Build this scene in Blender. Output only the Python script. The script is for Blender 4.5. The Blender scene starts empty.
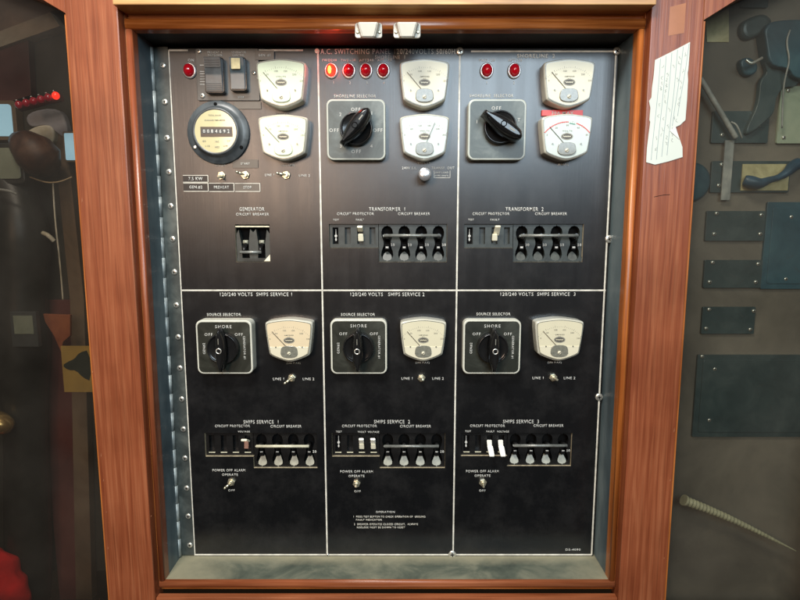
import bpy, bmesh, math, random
from mathutils import Vector, Matrix, Euler
R = math.radians
random.seed(7)
scene = bpy.context.scene
C = scene.collection

# ------------------------------------------------------------------ camera, world, light
D = 0.80                       # metres from the lens to the face of the panel
PITCH = R(7.5)
F = 550.0                      # focal length in photo pixels (photo is 800 wide)
cam_d = bpy.data.cameras.new('camera'); cam = bpy.data.objects.new('camera', cam_d)
C.objects.link(cam); scene.camera = cam
cam.location = (0, -D, 0)
cam.rotation_euler = (math.pi/2 - PITCH, 0, 0)
cam_d.sensor_width = 36; cam_d.lens = F/800*36; cam_d.clip_start = 0.01; cam_d.clip_end = 50
cam_d.shift_x = 0.0

w = bpy.data.worlds.new('World'); scene.world = w; w.use_nodes = True
nt = w.node_tree; nt.nodes.clear()
wo = nt.nodes.new('ShaderNodeOutputWorld'); bg = nt.nodes.new('ShaderNodeBackground')
tc = nt.nodes.new('ShaderNodeTexCoord'); sx = nt.nodes.new('ShaderNodeSeparateXYZ')
mr = nt.nodes.new('ShaderNodeMapRange'); cr = nt.nodes.new('ShaderNodeValToRGB')
nt.links.new(tc.outputs['Generated'], sx.inputs[0]); nt.links.new(sx.outputs['Z'], mr.inputs['Value'])
mr.inputs['From Min'].default_value = -1; mr.inputs['From Max'].default_value = 1
nt.links.new(mr.outputs[0], cr.inputs[0]); nt.links.new(cr.outputs[0], bg.inputs[0])
el = cr.color_ramp.elements
el[0].position = 0.30; el[0].color = (0.03, 0.02, 0.012, 1)
el[1].position = 0.85; el[1].color = (0.80, 0.84, 0.86, 1)
e = el.new(0.46); e.color = (0.16, 0.125, 0.09, 1)
e = el.new(0.58); e.color = (0.36, 0.36, 0.345, 1)
bg.inputs[1].default_value = 0.24
nt.links.new(bg.outputs[0], wo.inputs[0])

def area(name, loc, target, sx_, sy_, power, col):
    l = bpy.data.lights.new(name, 'AREA'); l.shape = 'RECTANGLE'; l.size = sx_; l.size_y = sy_
    l.energy = power; l.color = col
    o = bpy.data.objects.new(name, l); C.objects.link(o); o.location = loc
    o.rotation_euler = (Vector(target) - Vector(loc)).to_track_quat('-Z', 'Y').to_euler()
    return o
area('ceiling_lamp', (-0.30, -0.85, 1.0), (0.0, 0, 0.14), 0.45, 0.28, 20.5, (1.0, 0.96, 0.90))
area('window_light_cool', (0.50, -2.2, 0.74), (0.15, 0, 0.1), 1.2, 0.7, 32, (0.72, 0.88, 1.0))
area('warm_patch_light', (-0.72, -2.2, 0.40), (-0.1, 0, 0.0), 0.40, 0.62, 15, (1.0, 0.70, 0.50))  # added off-view light; its reflection makes the brown patch on the panel

scene.render.engine = 'CYCLES'
scene.view_settings.view_transform = 'Standard'; scene.view_settings.look = 'None'
scene.view_settings.exposure = 0.18; scene.view_settings.gamma = 1
scene.render.resolution_x = 1024; scene.render.resolution_y = 768

# ------------------------------------------------------------------ survey: a photo reading on a plane h metres in front of the panel
def P(px, py, h=0.0):
    u = (px-400)/F; v = (py-300)/F
    c, s = math.cos(PITCH), math.sin(PITCH)
    t = (D-h)/(c - v*s)
    return Vector((u*t, -h, -(s + v*c)*t))
PX = 0.8/F*1.0      # metres per photo pixel on the panel, near enough

# ------------------------------------------------------------------ materials
def mat(name, col, rough=0.5, metal=0.0, noise=0.0, nscale=60, coat=0.0, emit=None, estr=0, spec=0.5, stretch=(1,1,1), bump=0.0, alpha=None, trans=0.0):
    m = bpy.data.materials.new(name); m.use_nodes = True
    n = m.node_tree; b = n.nodes['Principled BSDF']
    b.inputs['Base Color'].default_value = (*col, 1); b.inputs['Roughness'].default_value = rough
    b.inputs['Metallic'].default_value = metal; b.inputs['Coat Weight'].default_value = coat
    b.inputs['Coat Roughness'].default_value = 0.08
    b.inputs['Specular IOR Level'].default_value = spec
    b.inputs['Transmission Weight'].default_value = trans
    if emit: b.inputs['Emission Color'].default_value = (*emit, 1); b.inputs['Emission Strength'].default_value = estr
    if noise > 0 or bump > 0:
        t = n.nodes.new('ShaderNodeTexCoord'); mp = n.nodes.new('ShaderNodeMapping'); nz = n.nodes.new('ShaderNodeTexNoise')
        mp.inputs['Scale'].default_value = stretch
        nz.inputs['Scale'].default_value = nscale; nz.inputs['Detail'].default_value = 6
        n.links.new(t.outputs['Object'], mp.inputs[0]); n.links.new(mp.outputs[0], nz.inputs['Vector'])
        if noise > 0:
            r = n.nodes.new('ShaderNodeValToRGB'); n.links.new(nz.outputs['Fac'], r.inputs[0])
            r.color_ramp.elements[0].position = 0.3; r.color_ramp.elements[1].position = 0.7
            r.color_ramp.elements[0].color = (*[c*(1-noise) for c in col], 1)
            r.color_ramp.elements[1].color = (*[min(1, c*(1+noise)) for c in col], 1)
            n.links.new(r.outputs[0], b.inputs['Base Color'])
        if bump > 0:
            bm_ = n.nodes.new('ShaderNodeBump'); bm_.inputs['Strength'].default_value = bump; bm_.inputs['Distance'].default_value = 0.001
            n.links.new(nz.outputs['Fac'], bm_.inputs['Height']); n.links.new(bm_.outputs[0], b.inputs['Normal'])
    return m

def wood(name, dark, mid, light, along='Z', rough=0.34):
    m = bpy.data.materials.new(name); m.use_nodes = True; n = m.node_tree; b = n.nodes['Principled BSDF']
    t = n.nodes.new('ShaderNodeTexCoord'); L = n.links.new
    st = {'Z': (1, 1, 0.035), 'X': (0.035, 1, 1)}[along]
    mp = n.nodes.new('ShaderNodeMapping'); mp.inputs['Scale'].default_value = st; L(t.outputs['Object'], mp.inputs[0])
    n1 = n.nodes.new('ShaderNodeTexNoise'); n1.inputs['Scale'].default_value = 190; n1.inputs['Detail'].default_value = 5; n1.inputs['Distortion'].default_value = 0.6
    L(mp.outputs[0], n1.inputs['Vector'])
    st2 = {'Z': (1, 1, 0.02), 'X': (0.02, 1, 1)}[along]
    mp2 = n.nodes.new('ShaderNodeMapping'); mp2.inputs['Scale'].default_value = st2; L(t.outputs['Object'], mp2.inputs[0])
    n2 = n.nodes.new('ShaderNodeTexNoise'); n2.inputs['Scale'].default_value = 560; n2.inputs['Detail'].default_value = 3
    L(mp2.outputs[0], n2.inputs['Vector'])
    n3 = n.nodes.new('ShaderNodeTexNoise'); n3.inputs['Scale'].default_value = 9; n3.inputs['Detail'].default_value = 4
    L(t.outputs['Object'], n3.inputs['Vector'])
    r = n.nodes.new('ShaderNodeValToRGB'); L(n1.outputs['Fac'], r.inputs[0])
    r.color_ramp.elements[0].position = 0.30; r.color_ramp.elements[0].color = (*dark, 1)
    r.color_ramp.elements[1].position = 0.72; r.color_ramp.elements[1].color = (*light, 1)
    x = r.color_ramp.elements.new(0.5); x.color = (*mid, 1)
    r2 = n.nodes.new('ShaderNodeValToRGB'); L(n2.outputs['Fac'], r2.inputs[0])
    r2.color_ramp.elements[0].position = 0.32; r2.color_ramp.elements[0].color = (0.36, 0.28, 0.24, 1)
    r2.color_ramp.elements[1].position = 0.50; r2.color_ramp.elements[1].color = (1, 1, 1, 1)
    mx = n.nodes.new('ShaderNodeMix'); mx.data_type = 'RGBA'; mx.blend_type = 'MULTIPLY'; mx.inputs['Factor'].default_value = 0.35
    L(r.outputs[0], mx.inputs['A']); L(r2.outputs[0], mx.inputs['B'])
    r3 = n.nodes.new('ShaderNodeValToRGB'); L(n3.outputs['Fac'], r3.inputs[0])
    r3.color_ramp.elements[0].position = 0.35; r3.color_ramp.elements[0].color = (0.62, 0.56, 0.52, 1)
    r3.color_ramp.elements[1].position = 0.6; r3.color_ramp.elements[1].color = (1, 1, 1, 1)
    mx2 = n.nodes.new('ShaderNodeMix'); mx2.data_type = 'RGBA'; mx2.blend_type = 'MULTIPLY'; mx2.inputs['Factor'].default_value = 0.6
    L(mx.outputs['Result'], mx2.inputs['A']); L(r3.outputs[0], mx2.inputs['B'])
    L(mx2.outputs['Result'], b.inputs['Base Color'])
    b.inputs['Roughness'].default_value = rough; b.inputs['Coat Weight'].default_value = 0.15; b.inputs['Coat Roughness'].default_value = 0.3
    bp = n.nodes.new('ShaderNodeBump'); bp.inputs['Strength'].default_value = 0.25; bp.inputs['Distance'].default_value = 0.0006
    L(n2.outputs['Fac'], bp.inputs['Height']); L(bp.outputs[0], b.inputs['Normal'])
    return m

def panel_mat():
    m = bpy.data.materials.new('black_panel'); m.use_nodes = True; n = m.node_tree; b = n.nodes['Principled BSDF']; L = n.links.new
    t = n.nodes.new('ShaderNodeTexCoord')
    mp = n.nodes.new('ShaderNodeMapping'); mp.inputs['Scale'].default_value = (1, 1, 0.012); L(t.outputs['Object'], mp.inputs[0])
    br = n.nodes.new('ShaderNodeTexNoise'); br.inputs['Scale'].default_value = 620; br.inputs['Detail'].default_value = 4; L(mp.outputs[0], br.inputs['Vector'])
    mp2 = n.nodes.new('ShaderNodeMapping'); mp2.inputs['Scale'].default_value = (1, 1, 0.06); L(t.outputs['Object'], mp2.inputs[0])
    st = n.nodes.new('ShaderNodeTexNoise'); st.inputs['Scale'].default_value = 60; st.inputs['Detail'].default_value = 5; L(mp2.outputs[0], st.inputs['Vector'])
    du = n.nodes.new('ShaderNodeTexNoise'); du.inputs['Scale'].default_value = 22; du.inputs['Detail'].default_value = 8; du.inputs['Roughness'].default_value = 0.7
    L(t.outputs['Object'], du.inputs['Vector'])
    r = n.nodes.new('ShaderNodeValToRGB'); L(du.outputs['Fac'], r.inputs[0])
    r.color_ramp.elements[0].position = 0.45; r.color_ramp.elements[0].color = (0.005, 0.0055, 0.0062, 1)
    r.color_ramp.elements[1].position = 0.75; r.color_ramp.elements[1].color = (0.017, 0.017, 0.017, 1)
    L(r.outputs[0], b.inputs['Base Color'])
    r2 = n.nodes.new('ShaderNodeMapRange'); L(st.outputs['Fac'], r2.inputs['Value'])
    r2.inputs['From Min'].default_value = 0.3; r2.inputs['From Max'].default_value = 0.7
    r2.inputs['To Min'].default_value = 0.29; r2.inputs['To Max'].default_value = 0.34
    L(r2.outputs[0], b.inputs['Roughness'])
    b.inputs['Specular IOR Level'].default_value = 0.8
    b.inputs['Anisotropic'].default_value = 0.5
    bp = n.nodes.new('ShaderNodeBump'); bp.inputs['Strength'].default_value = 0.22; bp.inputs['Distance'].default_value = 0.0004
    L(br.outputs['Fac'], bp.inputs['Height']); L(bp.outputs[0], b.inputs['Normal'])
    return m

def blotch(name, a, bcol, c, scale, rough=0.5, metal=0.0, lo=0.35, hi=0.65, stretch=(1,1,1), spec=0.5):
    m = bpy.data.materials.new(name); m.use_nodes = True; n = m.node_tree; b = n.nodes['Principled BSDF']; L = n.links.new
    t = n.nodes.new('ShaderNodeTexCoord'); mp = n.nodes.new('ShaderNodeMapping'); mp.inputs['Scale'].default_value = stretch
    nz = n.nodes.new('ShaderNodeTexNoise'); nz.inputs['Scale'].default_value = scale; nz.inputs['Detail'].default_value = 7; nz.inputs['Roughness'].default_value = 0.62
    nz.inputs['Distortion'].default_value = 0.5
    L(t.outputs['Object'], mp.inputs[0]); L(mp.outputs[0], nz.inputs['Vector'])
    r = n.nodes.new('ShaderNodeValToRGB'); L(nz.outputs['Fac'], r.inputs[0])
    r.color_ramp.elements[0].position = lo; r.color_ramp.elements[0].color = (*a, 1)
    r.color_ramp.elements[1].position = hi; r.color_ramp.elements[1].color = (*c, 1)
    x = r.color_ramp.elements.new((lo+hi)/2); x.color = (*bcol, 1)
    L(r.outputs[0], b.inputs['Base Color'])
    mr_ = n.nodes.new('ShaderNodeMapRange'); L(nz.outputs['Fac'], mr_.inputs['Value'])
    mr_.inputs['To Min'].default_value = max(0.05, rough-0.15); mr_.inputs['To Max'].default_value = min(1, rough+0.15)
    L(mr_.outputs[0], b.inputs['Roughness'])
    b.inputs['Metallic'].default_value = metal; b.inputs['Specular IOR Level'].default_value = spec
    bp = n.nodes.new('ShaderNodeBump'); bp.inputs['Strength'].default_value = 0.2; bp.inputs['Distance'].default_value = 0.0008
    L(nz.outputs['Fac'], bp.inputs['Height']); L(bp.outputs[0], b.inputs['Normal'])
    return m

def smoked(name, tint, refl_rough=0.03):
    m = bpy.data.materials.new(name); m.use_nodes = True; n = m.node_tree; n.nodes.clear(); L = n.links.new
    o = n.nodes.new('ShaderNodeOutputMaterial'); tr = n.nodes.new('ShaderNodeBsdfTransparent'); gl = n.nodes.new('ShaderNodeBsdfGlossy')
    fr = n.nodes.new('ShaderNodeFresnel'); fr.inputs['IOR'].default_value = 1.5
    mx = n.nodes.new('ShaderNodeMixShader'); tr.inputs[0].default_value = (*tint, 1)
    gl.inputs['Roughness'].default_value = refl_rough; gl.inputs['Color'].default_value = (1, 1, 1, 1)
    df = n.nodes.new('ShaderNodeBsdfDiffuse'); df.inputs[0].default_value = (0.30, 0.27, 0.23, 1)
    nz = n.nodes.new('ShaderNodeTexNoise'); nz.inputs['Scale'].default_value = 7; nz.inputs['Detail'].default_value = 6
    tc_ = n.nodes.new('ShaderNodeTexCoord'); L(tc_.outputs['Object'], nz.inputs['Vector'])
    mr_ = n.nodes.new('ShaderNodeMapRange'); L(nz.outputs['Fac'], mr_.inputs['Value'])
    mr_.inputs['From Min'].default_value = .3; mr_.inputs['From Max'].default_value = .7
    mr_.inputs['To Min'].default_value = 0.01; mr_.inputs['To Max'].default_value = 0.045
    m1 = n.nodes.new('ShaderNodeMixShader')      # a thin film of dust on the sheet
    L(mr_.outputs[0], m1.inputs[0]); L(tr.outputs[0], m1.inputs[1]); L(df.outputs[0], m1.inputs[2])
    ge = n.nodes.new('ShaderNodeNewGeometry'); inv = n.nodes.new('ShaderNodeMath'); inv.operation = 'SUBTRACT'; inv.inputs[0].default_value = 1
    L(ge.outputs['Backfacing'], inv.inputs[1]); mu = n.nodes.new('ShaderNodeMath'); mu.operation = 'MULTIPLY'
    L(fr.outputs[0], mu.inputs[0]); L(inv.outputs[0], mu.inputs[1])
    L(mu.outputs[0], mx.inputs[0]); L(m1.outputs[0], mx.inputs[1]); L(gl.outputs[0], mx.inputs[2]); L(mx.outputs[0], o.inputs[0])
    return m

M = {}
M['panel'] = panel_mat()
M['edge'] = mat('panel_cut_edge', (0.42, 0.36, 0.24), 0.5, noise=0.3, nscale=200)
M['white'] = mat('engraved_white', (0.58, 0.58, 0.53), 0.55, noise=0.12, nscale=400)
M['line'] = mat('engraved_line', (0.66, 0.64, 0.55), 0.5, noise=0.25, nscale=90)
M['mahog'] = wood('mahogany_vertical', (0.20, 0.048, 0.018), (0.27, 0.076, 0.030), (0.35, 0.120, 0.052), 'Z')
M['mahog_x'] = wood('mahogany_horizontal', (0.24, 0.064, 0.022), (0.33, 0.100, 0.038), (0.42, 0.150, 0.066), 'X')
M['mahog_orange'] = wood('varnished_edge_vertical', (0.30, 0.080, 0.014), (0.42, 0.125, 0.024), (0.52, 0.18, 0.042), 'Z', 0.4)
M['mahog_orange_x'] = wood('varnished_edge_horizontal', (0.24, 0.06, 0.012), (0.40, 0.12, 0.025), (0.58, 0.20, 0.06), 'X', 0.25)
M['pale_x'] = wood('pale_header_wood', (0.40, 0.21, 0.07), (0.58, 0.33, 0.12), (0.68, 0.43, 0.18), 'X', 0.4)
M['teal'] = blotch('blue_grey_painted_steel', (0.045, 0.066, 0.076), (0.075, 0.110, 0.125), (0.14, 0.185, 0.195), 11, 0.42, stretch=(1, 1, .35))
M['sill'] = blotch('dusty_sill', (0.045, 0.058, 0.046), (0.10, 0.115, 0.085), (0.22, 0.22, 0.155), 17, 0.6, lo=.33, hi=.66, stretch=(.8, 1, 1))
def dusty(m):                                 # dust swept into the back and the two ends of the sill, rubbed off in the middle
    n = m.node_tree; L = n.links.new; b = n.nodes['Principled BSDF']; old = b.inputs['Base Color'].links[0].from_socket
    t = n.nodes.new('ShaderNodeTexCoord'); sp_ = n.nodes.new('ShaderNodeSeparateXYZ'); L(t.outputs['Object'], sp_.inputs[0])
    nz = n.nodes.new('ShaderNodeTexNoise'); nz.inputs['Scale'].default_value = 24; nz.inputs['Detail'].default_value = 9; nz.inputs['Roughness'].default_value = .7; L(t.outputs['Object'], nz.inputs['Vector'])
    fb = n.nodes.new('ShaderNodeMapRange'); fb.inputs['From Min'].default_value = -.034; fb.inputs['From Max'].default_value = -.004; L(sp_.outputs['Y'], fb.inputs['Value'])
    ab = n.nodes.new('ShaderNodeMath'); ab.operation = 'ABSOLUTE'; L(sp_.outputs['X'], ab.inputs[0])
    fe = n.nodes.new('ShaderNodeMapRange'); fe.inputs['From Min'].default_value = .20; fe.inputs['From Max'].default_value = .32; L(ab.outputs[0], fe.inputs['Value'])
    ad = n.nodes.new('ShaderNodeMath'); ad.operation = 'MAXIMUM'; L(fb.outputs[0], ad.inputs[0]); L(fe.outputs[0], ad.inputs[1])
    a2 = n.nodes.new('ShaderNodeMath'); a2.operation = 'ADD'; L(ad.outputs[0], a2.inputs[0]); L(nz.outputs['Fac'], a2.inputs[1])
    mr_ = n.nodes.new('ShaderNodeMapRange'); mr_.inputs['From Min'].default_value = .75; mr_.inputs['From Max'].default_value = 1.55; L(a2.outputs[0], mr_.inputs['Value'])
    mx = n.nodes.new('ShaderNodeMix'); mx.data_type = 'RGBA'; L(mr_.outputs[0], mx.inputs['Factor']); L(old, mx.inputs['A']); mx.inputs['B'].default_value = (0.30, 0.28, 0.185, 1)
    L(mx.outputs['Result'], b.inputs['Base Color'])
dusty(M['sill'])
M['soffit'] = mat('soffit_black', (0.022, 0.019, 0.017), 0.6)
M['hinge'] = blotch('galvanised_hinge', (0.20, 0.23, 0.23), (0.34, 0.38, 0.37), (0.56, 0.60, 0.57), 40, 0.5, 0.25)
M['leaf'] = blotch('hinge_leaf_grey', (0.035, 0.042, 0.040), (0.055, 0.066, 0.062), (0.10, 0.115, 0.105), 28, 0.42, 0.2)
M['screw'] = mat('nickel_screw', (0.68, 0.67, 0.60), 0.3, 0.75, noise=0.2, nscale=300)
M['slot'] = mat('dark_slot', (0.004, 0.004, 0.004), 0.8, spec=0.1)
M['nut'] = mat('brass_nickel_nut', (0.66, 0.62, 0.46), 0.28, 0.8, noise=0.15, nscale=300)
M['steel'] = mat('turned_aluminium', (0.78, 0.79, 0.80), 0.22, 0.85, noise=0.08, nscale=300)
M['blackp'] = mat('black_moulded_plastic', (0.010, 0.010, 0.010), 0.16, noise=0.2, nscale=60)
M['greyp'] = mat('dark_grey_plastic', (0.055, 0.062, 0.062), 0.42, noise=0.15, nscale=80)
M['greygreen'] = mat('grey_green_moulding', (0.034, 0.041, 0.038), 0.42, noise=0.25, nscale=120)
M['darkmould'] = mat('black_breaker_moulding', (0.007, 0.007, 0.007), 0.35, noise=0.25, nscale=120)
M['platerim'] = mat('cream_escutcheon_rim', (0.58, 0.58, 0.49), 0.35, noise=0.1, nscale=60)
M['platerim_w'] = mat('white_escutcheon_rim', (0.42, 0.44, 0.38), 0.35, noise=0.1, nscale=60)
M['plate_lt'] = blotch('grey_escutcheon_worn', (0.045, 0.057, 0.053), (0.08, 0.098, 0.092), (0.16, 0.185, 0.175), 24, 0.42)
M['plate_dk'] = blotch('dark_escutcheon', (0.014, 0.016, 0.012), (0.022, 0.024, 0.018), (0.04, 0.044, 0.034), 26, 0.35)
M['meter'] = mat('meter_case_clear_white', (0.52, 0.51, 0.42), 0.25, coat=0.4, noise=0.06, nscale=60)
M['face_cream'] = mat('meter_face_cream', (0.62, 0.58, 0.41), 0.45, coat=0.25, noise=0.03, nscale=40)
M['face_green'] = mat('meter_face_pale_green', (0.60, 0.68, 0.49), 0.45, coat=0.25, noise=0.04, nscale=40)
M['face_white'] = mat('meter_face_white', (0.50, 0.565, 0.51), 0.45, coat=0.25, noise=0.03, nscale=40)
M['face_warm'] = mat('meter_face_buff', (0.66, 0.55, 0.36), 0.45, coat=0.25, noise=0.03, nscale=40)
M['face_low'] = mat('meter_lower_face', (0.66, 0.62, 0.46), 0.45, coat=0.25)
M['coil'] = mat('meter_coil_cover', (0.17, 0.17, 0.135), 0.35, coat=0.6, noise=0.2, nscale=300)
M['ink'] = mat('black_ink', (0.06, 0.055, 0.045), 0.5)
M['inkgrey'] = mat('grey_ink', (0.26, 0.25, 0.2), 0.5)
M['inkgreen'] = mat('green_ink', (0.1, 0.3, 0.22), 0.5)
M['redlab'] = mat('red_label_tape', (0.72, 0.035, 0.025), 0.35)
M['redlens'] = mat('red_lens', (0.42, 0.004, 0.012), 0.08, coat=1.0, emit=(1, 0.01, 0.02), estr=0.06)
M['redlit'] = mat('red_lens_lit', (0.8, 0.03, 0.02), 0.1, coat=1.0, emit=(1, 0.03, 0.012), estr=2.2)
M['amber'] = mat('lit_filament_glow', (1, 0.5, 0.1), 0.3, emit=(1, 0.30, 0.03), estr=5)
M['bezel'] = mat('lamp_bezel', (0.72, 0.70, 0.68), 0.25, 0.6)
M['tag'] = mat('grey_brown_tape', (0.10, 0.088, 0.072), 0.4, noise=0.1, nscale=60)
M['tagblack'] = mat('black_tape', (0.012, 0.012, 0.012), 0.4)
M['genplate'] = mat('grey_switch_plate', (0.085, 0.088, 0.085), 0.36, 0.3, noise=0.15, nscale=40)
M['rocker'] = mat('blue_grey_rocker', (0.075, 0.105, 0.12), 0.3, noise=0.1, nscale=60)
M['sticker'] = mat('yellowed_sticker', (0.70, 0.60, 0.32), 0.5, noise=0.15, nscale=200)
M['hourcase'] = blotch('hour_meter_case', (0.05, 0.058, 0.062), (0.072, 0.082, 0.086), (0.10, 0.115, 0.12), 40, 0.33)
M['hourface'] = mat('hour_meter_face', (0.50, 0.46, 0.25), 0.4, coat=1.0, noise=0.05, nscale=30)
M['counter'] = mat('counter_window', (0.035, 0.03, 0.025), 0.3)
M['ivory'] = mat('ivory_toggle', (0.80, 0.76, 0.58), 0.35, noise=0.06, nscale=90)
M['whitetog'] = mat('white_toggle', (0.88, 0.87, 0.80), 0.3)
M['redtog'] = mat('red_worn_toggle', (0.62, 0.34, 0.25), 0.4)
M['ramp_grey'] = mat('grey_scoop', (0.065, 0.07, 0.06), 0.4, noise=0.35, nscale=120)
M['ramp'] = mat('pale_scoop', (0.30, 0.30, 0.23), 0.4, noise=0.25, nscale=150)
M['clip'] = mat('white_plastic_clip', (0.62, 0.61, 0.53), 0.4, noise=0.05, nscale=50)
M['paper'] = mat('note_paper', (0.60, 0.64, 0.57), 0.8, noise=0.05, nscale=12)
M['paperfold'] = mat('note_paper_back', (0.66, 0.68, 0.64), 0.8)
M['rule'] = mat('ruled_line', (0.28, 0.34, 0.35), 0.8)
M['pencil'] = mat('pencil_marks', (0.28, 0.30, 0.28), 0.8)
M['glassL'] = smoked('smoked_acrylic_left', (0.70, 0.68, 0.65))
M['glassR'] = smoked('smoked_acrylic_right', (0.80, 0.80, 0.77))

# ------------------------------------------------------------------ mesh helpers
class MB:
    def __init__(s): s.bm = bmesh.new()
    def box(s, x0, x1, y0, y1, z0, z1, mi=0):
        vs = [s.bm.verts.new((x, y, z)) for x in (x0, x1) for y in (y0, y1) for z in (z0, z1)]
        for f in ((0,1,3,2),(4,6,7,5),(0,4,5,1),(2,3,7,6),(0,2,6,4),(1,5,7,3)):
            s.bm.faces.new([vs[i] for i in f]).material_index = mi
        return s
    def prism(s, poly, h0, h1, bevel=0.0, mi=0, steps=2, shrink=None):
        """poly of (x,z), extruded from height h0 to h1 out of the wall (towards -y)"""
        n = len(poly); cx = sum(p[0] for p in poly)/n; cz = sum(p[1] for p in poly)/n
        rad = max(1e-6, sum(math.hypot(p[0]-cx, p[1]-cz) for p in poly)/n)
        rings = [(h0, 1.0)]
        if bevel > 0:
            for k in range(steps+1):
                a = k/steps*math.pi/2
                rings.append((h1-bevel+bevel*math.sin(a), 1-(bevel*(1-math.cos(a)))/rad))
        else: rings.append((h1, 1.0))
        vr = []
        for h, k in rings:
            vr.append([s.bm.verts.new((cx+(p[0]-cx)*k, -h, cz+(p[1]-cz)*k)) for p in poly])
        for a, b in zip(vr, vr[1:]):
            for i in range(n):
                f = s.bm.faces.new((a[i], a[(i+1)%n], b[(i+1)%n], b[i])); f.material_index = mi; f.smooth = bevel > 0 and False
        s.bm.faces.new(vr[-1]).material_index = mi
        s.bm.faces.new(list(reversed(vr[0]))).material_index = mi
        return s
    def lathe(s, prof, n=32, cx=0, cz=0, sx=1, sz=1, mi=0, cap=True, smooth=True):
        """prof of (r,h) pairs turned about the axis out of the wall"""
        rings = []
        for r, h in prof:
            rings.append([s.bm.verts.new((cx+r*sx*math.cos(2*math.pi*i/n), -h, cz+r*sz*math.sin(2*math.pi*i/n))) for i in range(n)])
        for a, b in zip(rings, rings[1:]):
            for i in range(n):
                f = s.bm.faces.new((a[i], a[(i+1)%n], b[(i+1)%n], b[i])); f.material_index = mi; f.smooth = smooth
        if cap:
            s.bm.faces.new(rings[-1]).material_index = mi
            s.bm.faces.new(list(reversed(rings[0]))).material_index = mi
        return s
    def rod(s, p0, p1, r0, r1=None, n=12, mi=0, smooth=True):
        r1 = r0 if r1 is None else r1
        p0 = Vector(p0); p1 = Vector(p1); d = (p1-p0).normalized()
        a = d.orthogonal().normalized(); b = d.cross(a)
        A = [s.bm.verts.new(p0+(a*math.cos(t)+b*math.sin(t))*r0) for t in [2*math.pi*i/n for i in range(n)]]
        B = [s.bm.verts.new(p1+(a*math.cos(t)+b*math.sin(t))*r1) for t in [2*math.pi*i/n for i in range(n)]]
        for i in range(n):
            f = s.bm.faces.new((A[i], A[(i+1)%n], B[(i+1)%n], B[i])); f.smooth = smooth; f.material_index = mi
        s.bm.faces.new(B).material_index = mi; s.bm.faces.new(list(reversed(A))).material_index = mi
        return s
    def tube(s, pts, r, n=8, mi=0):
        pts = [Vector(p) for p in pts]; rings = []
        rr = r if isinstance(r, (list, tuple)) else [r]*len(pts)
        up = Vector((0, 1, 0.01)).normalized()
        for i, p in enumerate(pts):
            d = (pts[min(i+1, len(pts)-1)]-pts[max(i-1, 0)]).normalized()
            a = d.cross(up).normalized(); b = d.cross(a)
            rings.append([s.bm.verts.new(p+(a*math.cos(t)+b*math.sin(t))*rr[i]) for t in [2*math.pi*k/n for k in range(n)]])
        for A, B in zip(rings, rings[1:]):
            for i in range(n):
                f = s.bm.faces.new((A[i], A[(i+1)%n], B[(i+1)%n], B[i])); f.smooth = True; f.material_index = mi
        s.bm.faces.new(rings[-1]).material_index = mi; s.bm.faces.new(list(reversed(rings[0]))).material_index = mi
        return s
    def ball(s, c, rx, ry, rz, mi=0, seg=20, rings=12):
        g = bmesh.ops.create_uvsphere(s.bm, u_segments=seg, v_segments=rings, radius=1)
        for v in g['verts']:
            v.co = Vector((v.co.x*rx+c[0], v.co.y*ry+c[1], v.co.z*rz+c[2]))
            for f in v.link_faces: f.material_index = mi; f.smooth = True
        return s

ABS = ('switch_recess', 'mahogany_surround', 'switching_panel')   # their parts are modelled in room coordinates
WL = {}                                       # world location of every placed object
def obj(name, mb, mats, parent=None, loc=None, label=None):
    bmesh.ops.recalc_face_normals(mb.bm, faces=mb.bm.faces)
    me = bpy.data.meshes.new(name); mb.bm.to_mesh(me); mb.bm.free()
    for m in (mats if isinstance(mats, (list, tuple)) else [mats]): me.materials.append(M[m] if isinstance(m, str) else m)
    return place(name, me, parent, loc, label)
def place(name, me, parent=None, loc=None, label=None):
    o = bpy.data.objects.new(name, me); C.objects.link(o)
    if loc is None: loc = WL[parent.name] if parent and parent.name not in ABS else Vector((0, 0, 0))
    loc = Vector(loc); WL[o.name] = loc
    if parent: o.parent = parent; o.location = loc - WL[parent.name]
    else: o.location = loc
    if label: o['label'] = label
    return o
def thing(name, label, cat, loc=(0, 0, 0), group=None):
    o = bpy.data.objects.new(name, None); C.objects.link(o); o.location = loc; WL[o.name] = Vector(loc)
    o.empty_display_size = 0.02
    return tag(o, label, cat, group)
def tag(o, label, cat, group=None):
    o['label'] = label; o['category'] = cat
    if group: o['group'] = group
    return o
def structure(o): o['kind'] = 'structure'; return o

def rrect(wd, ht, r, n=5, cx=0, cz=0):
    out = []
    for qx, qz, a0 in ((1,1,0),(-1,1,90),(-1,-1,180),(1,-1,270)):
        for k in range(n+1):
            a = R(a0+90*k/n); out.append((cx+qx*(wd/2-r)+r*math.cos(a), cz+qz*(ht/2-r)+r*math.sin(a)))
    return out
def rect(x0, x1, z0, z1): return [(x1, z1), (x0, z1), (x0, z0), (x1, z0)]
def chaikin(p, it=2):
    for _ in range(it):
        q = []
        for i in range(len(p)):
            a = p[i]; b = p[(i+1)%len(p)]
            q += [(a[0]*.75+b[0]*.25, a[1]*.75+b[1]*.25), (a[0]*.25+b[0]*.75, a[1]*.25+b[1]*.75)]
        p = q
    return p
def seg(mb, a, b, wd, h0, h1, mi=0):
    """thin straight stroke lying on a wall-parallel plane"""
    a = Vector((a[0], a[1])); b = Vector((b[0], b[1])); d = (b-a).normalized(); n = Vector((-d.y, d.x))*wd/2
    mb.prism([tuple(a+n), tuple(b+n), tuple(b-n), tuple(a-n)], h0, h1, mi=mi)

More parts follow.
